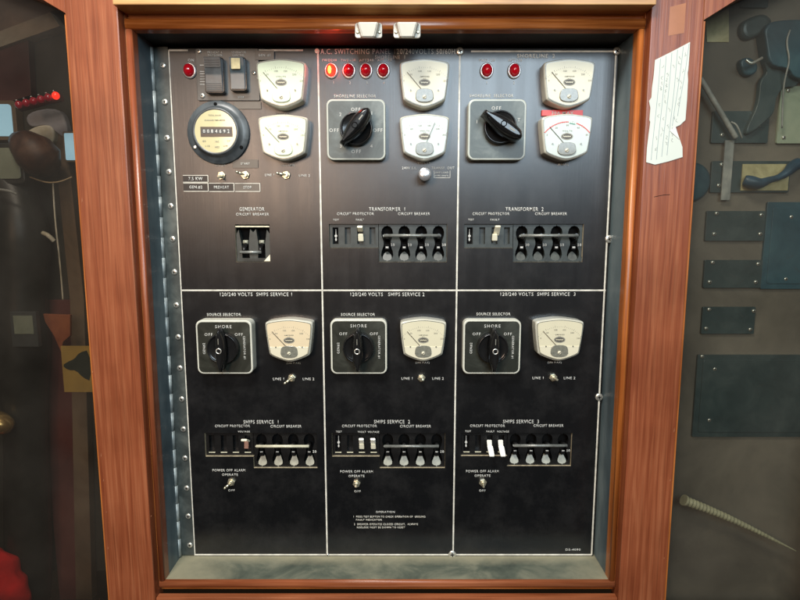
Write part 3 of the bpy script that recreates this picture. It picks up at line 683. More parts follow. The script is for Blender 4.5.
# selector switches ------------------------------------------------------
def selector(x0, y0, x1, y1, worn, angle, texts, tall=.045, plate_h=.017, length=.064, width=.0165, fat=False, kc=None, label=None):
    rx0, rx1, rz0, rz1 = rP(x0, y0, x1, y1, plate_h); wd, ht = rx1-rx0, rz1-rz0
    c = Vector(((rx0+rx1)/2, 0, (rz0+rz1)/2))
    rim = 'platerim' if not worn else 'platerim_w'
    pl_ = obj('selector_switch', MB().prism(rrect(wd, ht, .0085), 0, plate_h, .0015), rim, sp, c, label)
    obj('escutcheon', MB().prism(rrect(wd-.0052, ht-.0052, .0068), plate_h, plate_h+.0005), 'plate_lt' if worn else 'plate_dk', pl_)
    kx, kz = kc if kc else (0, 0)
    kc3 = c+Vector((kx, 0, kz))
    r = .0225
    disc = obj('knob', MB().lathe([(r, plate_h+.0005), (r, plate_h+.009), (r*.97, plate_h+.0112), (r*.92, plate_h+.012), (r*.90, plate_h+.0112), (r*.80, plate_h+.0100), (.0005, plate_h+.0100)], 48, cap=True), 'blackp', pl_, kc3)
    ring = MB()
    for a0 in range(200, 340, 6):
        a = R(a0-0) - angle; b = a+R(6.2); seg(ring, (r*.955*math.cos(a), r*.955*math.sin(a)), (r*.955*math.cos(b), r*.955*math.sin(b)), .0006, plate_h+.0116, plate_h+.0123)
    # handle: long lens shaped grip, pointer end to +z then turned by angle
    L_, W_ = length/2, width/2
    side = []
    n = 14
    for k in range(n+1):
        t = -1+2*k/n
        wv = W_*(1-abs(t)**2.3)**.75
        if fat: wv = W_*(.35+.75*max(0, 1-((t-.15)/1.0)**2))*(1 if t < .85 else max(.25, (1.0-t)/.15))
        side.append((wv, t*L_))
    pol = [(max(a, .0012), b) for a, b in side]+[(-max(a, .0012), b) for a, b in reversed(side)]
    ca, sa = math.cos(-angle), math.sin(-angle)
    pol = [(a*ca-b*sa, a*sa+b*ca) for a, b in pol]
    mb = MB(); base = plate_h+.0098; cxy = [(base, 1.0), (base+(tall-base)*.55, .97), (tall-.004, .86), (tall-.0012, .70), (tall, .50)]
    prev = None; bm = mb.bm
    for hh, kk in cxy:
        kw = kk**2.0; kl = 1-(1-kk)*.35
        ring_v = []
        for a, b in pol:
            lx, lz = a*ca+b*sa, -a*sa+b*ca            # back to the grip's own axes
            lx *= kw; lz *= kl
            ring_v.append(bm.verts.new((lx*ca-lz*sa, -hh, lx*sa+lz*ca)))
        if prev:
            for i in range(len(pol)):
                bm.faces.new((prev[i], prev[(i+1)%len(pol)], ring_v[(i+1)%len(pol)], ring_v[i])).smooth = True
        else: bm.faces.new(list(reversed(ring_v)))
        prev = ring_v
    bm.faces.new(prev)
    obj('grip', mb, 'blackp', disc) if False else place_grip(mb, pl_, kc3)
    sc = MB().lathe([(.0042, tall-.0004), (.0042, tall+.0003), (.0030, tall+.0004), (.0028, tall-.0002), (.0001, tall-.0002)], 20, cap=False)
    o = obj('grip_screw', sc, 'screw' if not worn else 'slot', pl_, kc3)
    d = Vector((math.sin(angle), math.cos(angle)))
    pm = MB(); seg(pm, tuple(d*L_*.30), tuple(d*L_*.56), .0016 if worn else .0007, tall, tall+.0003); obj('pointer_mark', pm, 'inkgrey', pl_, kc3)
    for s, fx, fz, hp, rot in texts:
        place('caption', text_mesh(s, None, hp*PX, 'white', .0003, .0, rot=rot, spacing=1.3 if rot == 0 else 1.15), pl_, c+Vector((fx*wd, -(plate_h+.0006), fz*ht)))
    return pl_
def place_grip(mb, parent, loc): return obj('grip', mb, 'blackp', parent, loc)
TW = [('OFF', 0, .33, 3.1, 0), ('OFF', -.37, -.01, 3.2, 0), ('OFF', .37, -.01, 3.2, 0), ('OFF', 0, -.36, 3.2, 0), ('2', -.26, .25, 3, 0), ('1', .27, .27, 3, 0), ('3', -.26, -.27, 3, 0), ('4', .26, -.27, 3, 0)]
selector(326.5, 99, 385.5, 160, True, R(39), TW, tall=.052, fat=True, width=.021, length=.060, kc=(.001, 0), label='selector switch with a worn grey plate and its black grip turned up to the right')
selector(468, 99, 526, 160, True, R(123), [('OFF', -.02, .35, 3.1, 0), ('1', -.35, .13, 3, 0), ('T', .37, .16, 3, 0)], tall=.052, fat=True, width=.022, length=.062, kc=(.003, .002), label='selector switch with a worn grey plate and its black grip turned down to the right')
TD = [('SHORE', 0, .385, 3.1, 0), ('I', 0, .31, 2.4, 0), ('OFF', -.27, .24, 2.8, 0), ('OFF', .27, .24, 2.8, 0), ('GEN#2', -.36, -.02, 2.6, math.pi/2), ('GENERATOR #1', .36, 0, 2.3, -math.pi/2)]
selector(196.5, 320.3, 252.3, 374, False, R(0), TD, plate_h=.020, tall=.046)
selector(330.5, 319.4, 387, 374, False, R(0), TD, plate_h=.012, tall=.044)
selector(463, 319.6, 520.7, 374, False, R(0), TD, plate_h=.014, tall=.045)

# toggle switches ----------------------------------------------------------
def toggle(px, py, dirx, dirz, name='toggle_switch', length=.013, r=.0060):
    c = P(px, py, .003); c.y = 0
    t = obj(name, MB().prism([(r*math.cos(R(60*k+12)), r*math.sin(R(60*k+12))) for k in range(6)], 0, .0032, .0005).lathe([(.0040, .003), (.0040, .0062), (.0032, .0070), (.0022, .0064)], 20), 'nut', sp, c)
    d = Vector((dirx, -1, dirz)).normalized()
    mb = MB().rod((0, -.0055, 0), Vector((0, -.0055, 0))+d*length*.7, .0014, .0019).rod(Vector((0, -.0055, 0))+d*length*.7, Vector((0, -.0055, 0))+d*length, .0019, .0015)
    obj('bat', mb, 'nut', t); return t
toggle(221, 175.5, .1, -.35); toggle(245, 175, -.9, .35, length=.014); toggle(286, 175, -1.6, .25, length=.014)
toggle(291.5, 378.3, -.9, -.5, length=.014); toggle(421.5, 378.3, .1, .2); toggle(553.5, 377.8, .1, .1)
toggle(231, 482.5, -.6, -.3); toggle(356.5, 484, .0, .3); toggle(483, 483, -.1, .1)

# turned knob
c = P(424, 176, 0); kb = obj('push_knob', MB().lathe([(.0062, 0), (.0062, .012), (.0088, .0125)], 28), 'blackp', sp, c, 'tall silver topped push knob')
obj('knob_cap', MB().lathe([(.0090, .0125), (.0092, .026), (.0088, .0278), (.0080, .0286), (.0001, .0282)], 32, cap=False), 'steel', kb)

# generator switch plate -----------------------------------------------------
x0, x1, z0, z1 = rP(196.5, 48.5, 259, 100.5, .003)
gp = obj('generator_switch_plate', MB().prism(rrect(x1-x0, z1-z0, .0015), 0, .003, .0005), 'genplate', sp, ((x0+x1)/2, 0, (z0+z1)/2))
def chip(px0, py0, px1, py1, h0, h1, m, name, parent, text=None, tw=None, th=2.8, tm='white', rim=False):
    x0, x1, z0, z1 = rP(px0, py0, px1, py1, h1); wd, ht = x1-x0, z1-z0
    mb = MB().prism(rrect(wd, ht, .0005), h0, h1, .0002)
    if rim:
        for a, b in (((-wd/2, -ht/2), (wd/2, -ht/2)), ((wd/2, -ht/2), (wd/2, ht/2)), ((-wd/2, ht/2), (wd/2, ht/2))): seg(mb, a, b, .0008, h1, h1+.0003, 1)
    o = obj(name, mb, [m, 'line'], parent, ((x0+x1)/2, 0, (z0+z1)/2))
    if text: caption(text, (px0+px1)/2, (py0+py1)/2, tw, th, o, h=h1+.0003, m=tm)
    return o
chip(255, 50.5, 274, 60, .0032, .0040, 'tag', 'name_tape', sp, 'GEN. #1', 12, 2.8)
chip(234, 101.5, 261, 109, .0002, .0016, 'tag', 'name_tape', sp)
chip(232.5, 159.5, 258, 168, .0002, .0014, 'tag', 'name_tape', sp, 'START', 9, 2.3)
chip(183, 175.4, 208, 182.2, .0002, .0010, 'tagblack', 'name_tape', sp, '7.5 KW', 14, 3.4, rim=True)
chip(183.5, 183.2, 208.2, 191.3, .0002, .0010, 'tagblack', 'name_tape', sp, 'GEN.#2', 13, 3.2, rim=True)
chip(209, 183.2, 234, 191.5, .0002, .0010, 'tagblack', 'name_tape', sp, 'PREHEAT', 15, 3.0, rim=True)
chip(235, 183.4, 260, 191.5, .0002, .0010, 'tag', 'name_tape', sp, 'STOP', 8, 3.0, rim=True)
for s, x, y, w_ in (('PREHEAT &', 215, 52.4, 15), ('SHUTDOWN', 215, 55.2, 14), ('GENERATOR', 238.5, 52.4, 15), ('CONTROL', 238.5, 55.2, 12), ('STOP', 241, 97.3, 6)):
    caption(s, x, y, w_, 2.1, gp, h=.0034)
tk = MB(); o_ = Vector((WL[gp.name].x, 0, WL[gp.name].z))
for y in (65.2, 71.5, 73.8, 76.3, 79, 81.6, 84.4):
    a = P(200, y, .003)-o_; b = P(205.5, y, .003)-o_; seg(tk, (a.x, a.z), (b.x, b.z), .0011 if y < 75 else .0006, .0030, .0034)
obj('tick_marks', tk, 'white', gp)
screw(199, 51.3, .0036, gp, .003); screw(202.5, 95.8, .0036, gp, .003); screw(254, 73, .0030, gp, .003)
def rocker(px0, py0, px1, py1, hb_, sticker=False):
    x0, x1, z0, z1 = rP(px0, py0, px1+2.5, py1+3, hb_); wd, ht = x1-x0, z1-z0; c = ((x0+x1)/2, 0, (z0+z1)/2)
    o = obj('rocker_switch', MB().prism(rrect(wd, ht, .004), .003, hb_, .001), 'blackp', gp, c, 'rocker switch with a square yellowed sticker' if sticker else 'ribbed grey rocker switch')
    mb = MB(); bm = mb.bm; w2 = wd/2-.0022
    prof = [(-ht/2+.002, hb_-.001), (-ht/2+.002, hb_+.0022), (-ht*.2, hb_+.0030), (0, hb_+.0034), (ht*.2, hb_+.0062), (ht/2-.003, hb_+.0085), (ht/2-.0018, hb_+.0076), (ht/2-.0018, hb_-.001)]
    A = [bm.verts.new((-w2, -h, z)) for z, h in prof]; B = [bm.verts.new((w2, -h, z)) for z, h in prof]
    for i in range(len(prof)-1): bm.faces.new((A[i], A[i+1], B[i+1], B[i]))
    bm.faces.new(A); bm.faces.new(list(reversed(B)))
    bmesh.ops.bevel(bm, geom=bm.edges[:], offset=.0006, segments=2, affect='EDGES')
    rk = obj('rocker', mb, 'rocker' if sticker else 'hourcase', o)
    rb = MB()
    for k in range(4):
        zz = ht/2-.006-.0028*k; hh = hb_+.0085-(ht/2-.003-zz)*.0023/(ht*.3); rb.box(-w2+.0008, w2-.0008, -hh-.0006, -hh+.001, zz-.0005, zz+.0005)
    for k in range(4): rb.box(-w2+.0008, w2-.0008, -hb_-.0034, -hb_-.001, -ht*.24-k*.0026-.0005, -ht*.24-k*.0026+.0005)
    if not sticker: obj('grip_ribs', rb, 'greyp', o)
    if sticker:
        st = MB().prism(rrect(.012, .014, .0008), hb_+.0078, hb_+.0086); obj('sticker', st, 'sticker', o, Vector(c)+Vector((-.0004, 0, ht*.26)))
rocker(204.5, 57, 221.5, 90.5, .013); rocker(229.5, 57, 244, 88, .013, True)

# hour meter -------------------------------------------------------------------
c = P(217.7, 132.4, .006); c.y = 0
k = .8/F/math.cos(PITCH)
hm = obj('hour_meter', MB().lathe([(29.6*k, 0), (29.6*k, .004), (29*k, .0052), (25*k, .0068), (22.6*k, .0085), (22.0*k, .0150), (21.2*k, .0162), (20*k, .0162), (19.4*k, .0150)], 64, cap=True), 'hourcase', sp, c)
obj('dial', MB().lathe([(19.7*k, .0150), (19.7*k, .0155)], 56, smooth=False), 'hourface', hm)
obj('counter_window', MB().prism(rect(-14*k, 16*k, -5*k, 4*k), .0155, .0161), 'counter', hm)
cc3 = WL[hm.name]
dg_ = obj('digit_wheels', MB().prism(rect(-13*k, 14.6*k, -2.2*k, 2.0*k), .0161, .0163), 'greyp', hm)
place('digits', text_mesh('0 0 8 4 6 9 2', 25*k, 3.6*k, 'white', .0002, .03), hm, cc3+Vector((1*k, -.0165, -.2*k)))
for s, dx, dz, hp, wp in (('TOTAL HOURS', 0, 14.5, 1.5, 12), ('RUNNING TIME METER', 0, 10.0, 1.4, 19), ('60', -11, -9, 1.8, 3), ('VAC', 1, -9.5, 1.7, 4), ('CY', 12, -9, 1.8, 3), ('115', -8, -13.5, 1.7, 4), ('HRS', 1, -14.5, 1.7, 4), ('1/10', 9, -13.5, 1.7, 4)):
    place('caption', text_mesh(s, wp*k, hp*k, 'inkgrey', .0002), hm, cc3+Vector((dx*k, -.0157, dz*k)))
for a in (92, 212, 328):
    obj('mounting_screw', MB().lathe([(.0024, .0055), (.0024, .0072), (.0016, .0076)], 14, cx=26*k*math.cos(R(a)), cz=26*k*math.sin(R(a))), 'slot' if a != 212 else 'screw', hm)

# breakers and protectors in the cut-outs -------------------------------------------
OPEN = [(.95, .02), (.93, .18), (.87, .29), (.79, .34), (.70, .33), (.62, .27), (.54, .21), (.46, .20), (.38, .25), (.28, .33), (.18, .36), (.10, .30), (.05, .17), (.035, .02)]
def breaker(hr, n, pale, tiemat, name='breaker_bank', tie=True, lv_t=.70, label=None, nums=True, ramp='ramp', teardrop=False):
    x0, x1, z0, z1 = hr; wd, ht = x1-x0, z1-z0; c = Vector((x0, .0, z0)); p = wd/n
    body = 'greygreen' if pale else 'darkmould'
    mb = MB().box(.0003, wd-.0003, .0150, .0165, .0003, ht-.0003, 1)
    for i in range(n):
        cx = (i+.5)*p
        for s in (-1, 1):
            pol = [(cx, ht-.0004), (cx+s*(p/2), ht-.0004), (cx+s*(p/2), .0004), (cx, .0004)]
            pol += [(cx+s*o_*p, t*ht) for t, o_ in reversed(OPEN)]
            if i == 0 and s == -1: pol[1] = (.0004, ht-.0004); pol[2] = (.0004, .0004)
            if i == n-1 and s == 1: pol[1] = (wd-.0004, ht-.0004); pol[2] = (wd-.0004, .0004)
            mb.prism(pol, -.013, -.0035+(.0002 if (i+(s > 0)) % 2 else 0))
        if pale: 
            mb.prism([(cx+p*.36, .0006), (cx+p*.50, .14*ht), (cx+p*.64 if i < n-1 else cx+p*.49, .0006)], -.0033, -.0018)
    bmesh.ops.bevel(mb.bm, geom=[e for e in mb.bm.edges if len(e.link_faces) == 2 and e.calc_face_angle(0) > .6], offset=.0005, segments=2, affect='EDGES')
    o = obj(name, mb, [body, 'slot'], sp, c, label)
    for i in range(n):
        cx = (i+.5)*p
        td = chaikin([(-.29, .12), (-.19, .02), (0, -.01), (.19, .02), (.29, .12), (.17, .22), (.02, .40 if teardrop else .27), (-.02, .40 if teardrop else .27), (-.17, .22)], 2)
        q = MB().prism([(cx+a*p, b*ht) for a, b in td], 0, .0008)
        for v_ in q.bm.verts: v_.co.y += .0045 + (v_.co.z/ht)*.024
        obj('scoop', q, ramp, o)
        lv = MB().rod((cx, .013, .60*ht), (cx, -.009, lv_t*ht), p*.15, p*.12)
        if pale or not tie: pass
        lv.box(cx-p*.13, cx+p*.13, .002, .012, .33*ht, .47*ht)
        obj('lever', lv, 'blackp', o)
        mk = MB().prism(rect(cx-p*.08, cx+p*.08, (.365 if pale else .44)*ht, (.41 if pale else .465)*ht), -.002, -.0012); obj('index_mark', mk, 'white', o)
        if nums and (pale or i == n-1):
            place('caption', text_mesh('50' if i else '30', None, .075*ht, 'white', .0002, .03), o, c+Vector((cx+p*.33, .0026, .45*ht)))
    if tie:
        tb = MB().rod((.32*p, -.0105, lv_t*ht), (wd-.42*p, -.0105, lv_t*ht), .0022, n=10)
        tb.rod((.32*p, -.0105, lv_t*ht), (.32*p, -.003, lv_t*ht-.002), .0015, n=8)
        obj('tie_bar', tb, tiemat, o)
    return o
M['tie_grey'] = mat('worn_tie_bar', (0.22, 0.23, 0.21), 0.35, 0.3, noise=0.3, nscale=150)
M['tie_cream'] = mat('cream_tie_bar', (0.62, 0.60, 0.44), 0.35, noise=0.2, nscale=150)
BR = H[1+NP:]
breaker(BR[0], 4, True, 'tie_grey', ramp='ramp_grey'); breaker(BR[1], 4, True, 'tie_grey', ramp='ramp_grey')
for i in (2, 3, 4): breaker(BR[i], 4, False, 'tie_cream' if i == 2 else 'tie_grey', ramp='ramp', teardrop=True)

# two pole generator breaker
x0, x1, z0, z1 = H[0]; wd, ht = x1-x0, z1-z0; c = Vector((x0, 0, z0))
mb = MB().box(.0004, wd-.0004, .017, .0185, .0004, ht-.0004, 1)
def leafp(cx, hw, z0_, z1_, notch): 
    return [(cx-hw*.8, z0_), (cx+hw*.8, z0_), (cx+hw, z0_+(z1_-z0_)*.35), (cx+hw*.95, z0_+(z1_-z0_)*.6), (cx+hw*.6, z1_), (cx, z1_-notch), (cx-hw*.6, z1_), (cx-hw*.95, z0_+(z1_-z0_)*.6), (cx-hw, z0_+(z1_-z0_)*.35)]
mb.prism(leafp(wd*.5, wd*.14, .05*ht, .88*ht, .09*ht), -.014, -.004)
mb.prism([(.0006, .02*ht), (.17*wd, .02*ht), (.15*wd, .5*ht), (.08*wd, .86*ht), (.0006, .74*ht)], -.014, -.0038)
mb.prism([(wd-.0006, .02*ht), (wd-.0006, .74*ht), (.90*wd, .86*ht), (.84*wd, .5*ht), (.84*wd, .02*ht)], -.014, -.0038)
mb.box(.0006, wd-.0006, .003, .014, .0006, .10*ht)
gb = obj('generator_breaker', mb, ['greygreen', 'slot'], sp, c)
obj('lip', MB().box(.0006, wd-.0006, .0005, .004, ht*.93, ht*.965), 'tie_cream', gb)
for fx in (.27, .74):
    obj('lever', MB().rod((fx*wd, .014, .5*ht), (fx*wd, -.003, .42*ht), .0034, .0030).rod((fx*wd, -.003, .42*ht), (fx*wd, -.0065, .27*ht), .0026), 'blackp', gb)
    obj('lever_collar', MB().rod(((fx-.07)*wd, .006, .53*ht), ((fx+.07)*wd, .006, .53*ht), .0030), 'ramp', gb)
obj('tie_bar', MB().rod((.17*wd, -.008, .27*ht), (.78*wd, -.008, .27*ht), .0021), 'tie_grey', gb)
obj('handle_tab', MB().prism([(.80*wd, .02*ht), (.98*wd, .02*ht), (.98*wd, .20*ht)], -.0038, -.002), 'ivory', gb)

def lever(parent, a, b, wpx, m, name='toggle', label=None):
    """flat lever sticking out of the panel from photo point a=(px,py,h) to b"""
    A, B = P(*a), P(*b); o_ = WL[parent.name]; A -= o_; B -= o_
    wd = wpx*PX; mb = MB(); d = (B-A).normalized(); s = Vector((1, 0, 0)); u = d.cross(s).normalized()
    pts = []
    for q, kk in ((A, 1), (A+(B-A)*.5, 1.0), (B, .92)):
        pts.append([mb.bm.verts.new(q+s*wd/2*kk*sx_+u*.0016*sz_) for sx_, sz_ in ((-1, -1), (1, -1), (1, 1), (-1, 1))])
    for r0, r1 in zip(pts, pts[1:]):
        for i in range(4): mb.bm.faces.new((r0[i], r0[(i+1)%4], r1[(i+1)%4], r1[i]))
    mb.bm.faces.new(pts[-1]); mb.bm.faces.new(list(reversed(pts[0])))
    bmesh.ops.bevel(mb.bm, geom=mb.bm.edges[:], offset=.0006, segments=2, affect='EDGES')
    return obj(name, mb, m, parent, None, label)
def protector(hr, pale, tests=True):
    x0, x1, z0, z1 = hr; wd, ht = x1-x0, z1-z0; c = Vector((x0, 0, z0)); p = wd/4
    mb = MB(); f0, f1 = .004, .012
    mb.box(.0004, wd-.0004, f1, f1+.0015, .0004, ht-.0004, 0)
    t0, t1 = .16*ht, .86*ht; e_ = .0004
    mb.box(e_, wd-e_, f0, f1, t1, ht-.0004); mb.box(e_, wd-e_, f0, f1, .0004, t0)
    edges_ = [e_]+[v_ for i in range(4) for v_ in ((i+.26)*p, (i+.74)*p)]+[wd-e_]
    for k in range(0, len(edges_), 2): mb.box(edges_[k], edges_[k+1], f0, f1, t0, t1)
    o = obj('circuit_protector', mb, ['greygreen' if pale else 'darkmould'], sp, c)
    if not pale:
        for i in range(4): obj('slot_lip', MB().box((i+.24)*p, (i+.76)*p, f0-.0012, f0+.004, t0-.0012, t0-.0001), 'tie_cream', o)  # cream strip stands in for light catching each slot's lower edge
    if tests:
        tm = MB(); cx = .5*p
        tm.prism(rect(cx-.0004, cx+.0004, .28*ht, .78*ht), -.011, -.0095); tm.lathe([(.0019, -.0108), (.0019, -.0090)], 14, cx=cx, cz=.50*ht)
        tm.prism(chaikin([(cx-.0011, .30*ht), (cx+.0011, .30*ht), (cx+.0011, .40*ht), (cx-.0011, .40*ht)], 1), -.0108, -.0092)
        obj('test_mark', tm, 'white', o)
        obj('test_slot', MB().box(.29*p, .71*p, .0112, .0116, t0+.0004, t1-.0004), 'slot', o)
    return o
p1 = protector(H[1], True); p2 = protector(H[2], True); p3 = protector(H[3], False, False); p4 = protector(H[4], False); p5 = protector(H[5], False)
lever(p1, (360.5, 231, -.006), (359.8, 226.5, .006), 5.5, 'ivory'); lever(p1, (361, 241, .0), (360.6, 234, .003), 5.2, 'ivory')
lever(p2, (494.6, 240.5, .0), (494.8, 234, .003), 5.2, 'ivory'); lever(p2, (496, 235, -.003), (498, 226, .010), 5.6, 'ivory')
lever(p3, (246.5, 448, -.003), (246.5, 441, .004), 4.4, 'redtog', label='pinkish worn toggle lever'); lever(p3, (247, 441, -.003), (243.8, 440, .010), 6.5, 'ivory')
for x in (361.2, 372.8):
    lever(p4, (x+.6, 448.5, -.002), (x+.4, 443.6, .001), 5.0, 'ivory'); lever(p4, (x+.3, 442.8, -.004), (x, 439, .007), 5.4, 'whitetog')
for x in (488.6, 499.8): lever(p5, (x+.6, 440.5, -.004), (x+1.0, 446, .010), 5.0, 'whitetog'); lever(p5, (x+1.2, 446, .009), (x+3.4, 456.5, .024), 5.4, 'whitetog')

# ------------------------------------------------------------------ white clips under the top bead
def clip(px, py, lab):
    x0, x1, z0, z1 = rP(px-13.5, 22.5, px+13.5, 37.5, HB+.004); wd, ht = x1-x0, z1-z0
    t = thing('plastic_clip', lab, 'clip', ((x0+x1)/2, -HB, (z0+z1)/2), 'white plastic clips on the top bead')
    mb = MB(); mb.prism(rrect(wd, ht, .003), 0.0003, .003, .0006)
    obj('base_flange', mb, 'clip', t)
    bm = MB(); b = bm.bm
    A = [b.verts.new(c_) for c_ in ((-wd*.46, -.003, ht*.46), (wd*.46, -.003, ht*.46), (wd*.30, -.003, -ht*.5), (-wd*.30, -.003, -ht*.5))]
    B = [b.verts.new(c_) for c_ in ((-wd*.36, -.016, ht*.30), (wd*.36, -.016, ht*.30), (wd*.22, -.011, -ht*.60), (-wd*.22, -.011, -ht*.60))]
    for i in range(4): b.faces.new((A[i], A[(i+1)%4], B[(i+1)%4], B[i]))
    b.faces.new(B); b.faces.new(list(reversed(A)))
    bmesh.ops.bevel(b, geom=b.edges[:], offset=.0012, segments=3, affect='EDGES')
    obj('tongue', bm, 'clip', t)
    for s in (-1, 1):
        obj('clip_screw', MB().lathe([(.0022, .003), (.0022, .0037), (.0010, .0040)], 14, cx=s*wd*.41, cz=-ht*.12), 'nut', t)
clip(368.5, 30, 'white plastic clip on the top bead, left one of the pair'); clip(407, 30, 'white plastic clip on the top bead, right one of the pair')

# ------------------------------------------------------------------ torn lined note on the right stile
pp = [(655, 60), (672, 51.5), (690, 42), (689.3, 56), (688.2, 70), (687.6, 73), (688, 80), (687, 100), (686, 112), (685.4, 120), (680, 125), (675.6, 127), (677.5, 133), (680, 140), (682.4, 147), (682.6, 157), (668, 161.5), (655, 164.6), (646.2, 162.2), (647, 148), (648.5, 135), (649.5, 128), (650.2, 122), (649.4, 120), (650.4, 108), (649, 101), (651.4, 97.5), (652, 88), (653.8, 75)]
pol = poly_px(pp, HF+.001)
cx = sum(p[0] for p in pol)/len(pol); cz = sum(p[1] for p in pol)/len(pol)
nb = MB(); nb.prism([(a-cx, b-cz) for a, b in pol], .0006, .0011)
note = obj('paper_note', nb, 'paper', None, (cx, -HF, cz)); tag(note, 'torn sheet of lined note paper with faint pencil writing stuck on the right mahogany stile', 'note')
ft = poly_px([(675.8, 127), (670, 130.8), (679.6, 139.5)], HF+.002)
obj('folded_corner', MB().prism([(a-cx, b-cz) for a, b in ft], .0014, .0018), 'paperfold', note)
rb = MB(); hw = MB()
for i in range(6):
    xt = 660.5+5.7*i; yt = 58-(xt-656)*.52+3; xb = 651.5+5.3*i; yb = 160-(.5*i if i < 2 else 1.6*i)
    if i == 4: yb = 126
    if i == 5: yb = 116
    n = 12; prev = None
    for k in range(n+1):
        t = k/n; q = poly_px([(xt+(xb-xt)*t+.4*math.sin(5*t), yt+(yb-yt)*t)], HF+.0012)[0]; q = (q[0]-cx, q[1]-cz)
        if prev: seg(rb, prev, q, .0006, .0011, .00125)
        prev = q
    if i < 5:
        y = yt+6
        while y < yb-6:
            if random.random() < .5:
                t = (y-yt)/(yb-yt); xx = xt+(xb-xt)*t+2.8
                pts = [(xx+random.uniform(-1.2, 1.2), y+q*.9+random.uniform(-.4, .4)) for q in range(5)]
                pts = [(a-cx, b-cz) for a, b in poly_px(pts, HF+.0012)]
                for a, b in zip(pts, pts[1:]): seg(hw, a, b, .0004, .00115, .0013+.00001*random.random())
            y += 5.5
obj('ruling', rb, 'rule', note); obj('handwriting', hw, 'pencil', note)
M['oldtape'] = mat('yellowed_clear_tape', (0.36, 0.15, 0.075), 0.2, coat=.5, noise=.12, nscale=30)
tp = poly_px([(686, 3), (670, 7), (668, 36), (684, 33)], HF)
obj('old_tape', MB().prism(tp, HF, HF+.0003), 'oldtape', fr)
ck = MB(); pts = poly_px([(654, 197), (660, 195.6), (665, 194.8), (670, 194.6)], HF)
for a, b in zip(pts, pts[1:]): seg(ck, a, b, .0006, HF-.001, HF+.0002)
obj('crack', ck, 'slot', fr)
nk = MB()
for px_, py_ in ((101, 455), (103.5, 480), (106.3, 512), (108, 548), (92.5, 372), (82, 200), (664, 558), (670, 480), (674, 430), (151, 516), (147, 519)):
    a = poly_px([(px_, py_)], HF)[0]; l = random.uniform(.001, .004); nk.prism([(a[0]-.0006, a[1]-l), (a[0]+.0007, a[1]-l*.3), (a[0]+.0003, a[1]+l)], HF-.001, HF+.00025)
obj('edge_nicks', nk, 'oldtape', fr)

# ------------------------------------------------------------------ what shows through the right pane, plus reflections built as solids
M['board_r'] = blotch('taupe_board', (0.10, 0.088, 0.070), (0.15, 0.132, 0.105), (0.21, 0.182, 0.142), 6, 0.6)
M['blank'] = blotch('green_black_plate', (0.024, 0.046, 0.050), (0.036, 0.062, 0.066), (0.055, 0.082, 0.084), 20, 0.38)
M['blank_blue'] = blotch('blue_black_plate', (0.018, 0.060, 0.085), (0.028, 0.085, 0.115), (0.045, 0.12, 0.15), 14, 0.4)
M['blank_pale'] = blotch('pale_green_plate', (0.24, 0.30, 0.22), (0.32, 0.38, 0.28), (0.42, 0.46, 0.34), 14, 0.4)
M['nameplate'] = blotch('yellow_nameplate', (0.36, 0.32, 0.17), (0.50, 0.45, 0.24), (0.60, 0.55, 0.32), 40, 0.4)
M['cable_blue'] = mat('dark_blue_cable', (0.02, 0.06, 0.10), 0.4, noise=.3, nscale=60)
M['strip_grey'] = blotch('grey_strip', (0.20, 0.21, 0.20), (0.30, 0.31, 0.29), (0.42, 0.42, 0.38), 30, 0.5)
M['spiral'] = mat('pale_spiral_reflection', (0.42, 0.40, 0.26), 0.6, noise=.2, nscale=100)  # tone of the pale reflected streak
HR = -.012                                   # face of the board behind the right pane
br = obj('backing_board', MB().box(SR1-.03, X(880, HR), -HR, -HR+.012, LOW+.1, HIGH), 'board_r')
tag(br, 'taupe backing board behind the right smoked pane', 'board')
def blank(px0, py0, px1, py1, m, lab, scr, th=.004, cat='cover plate', rs=.0028, name='blanking_plate'):
    x0, x1, z0, z1 = rP(px0, py0, px1, py1, HR+th); wd, ht = x1-x0, z1-z0; c = Vector(((x0+x1)/2, -HR, (z0+z1)/2))
    t = thing(name, lab, cat, c, 'cover plates behind the right pane')
    obj('plate', MB().prism(rrect(wd, ht, .002), .0003, th, .0006), m, t)
    if wd > .15:
        obj('raised_rim', MB().prism(rrect(wd-.016, ht-.016, .003), th, th+.0012, .0006), m, t)
    for k_ in range(5):
        a_ = (random.uniform(-.42, .42)*wd, random.uniform(-.4, .4)*ht); b_ = (a_[0]+random.uniform(-.014, .014), a_[1]+random.uniform(-.008, .008))
        mk_ = MB(); seg(mk_, a_, b_, random.uniform(.0003, .0007), th+.0001, th+.00135 if wd > .15 else th+.0002); obj('scratch', mk_, 'greyp', t)
    for sx_, sy_ in scr:
        s = P(sx_, sy_, HR+th); obj('screw', screw_mb(rs), ['screw', 'slot'], t, s)
    return t
blank(706, 211, 765, 241, 'blank', 'dark green plate with four screws beside the tall blue plate', [(716.5, 213.5), (761, 215), (714, 234), (760, 234)])
blank(704, 260, 762, 288, 'blank', 'dark green plate with four screws, second of the three below the nameplate unit', [(712.5, 262.5), (758, 264), (709.5, 282), (755.5, 282)])
blank(702, 307, 755, 334, 'blank', 'dark green plate with four screws just above the large low plate', [(709, 309.5), (753.5, 311), (706, 328.5), (750, 329.5)])
blank(764, 202, 880, 289, 'blank_blue', 'tall dark blue plate at the right edge beside the stacked small plates', [(791, 217), (785.5, 279), (868, 217), (868, 279)])
blank(695, 355, 880, 437, 'blank', 'large dark blue green plate, widest and lowest behind the right pane', [(702, 356.5), (714.5, 369), (709, 420), (868, 357), (868, 428)])
blank(712, 111, 769, 143, 'blank', 'dark green plate under the slanting grey strip', [(722, 135), (759, 125)])
blank(779, 86, 860, 143.5, 'blank_pale', 'pale green plate with a screw at its lower left corner, at the right edge', [(788, 90.5), (783.5, 137.5), (850, 137)])
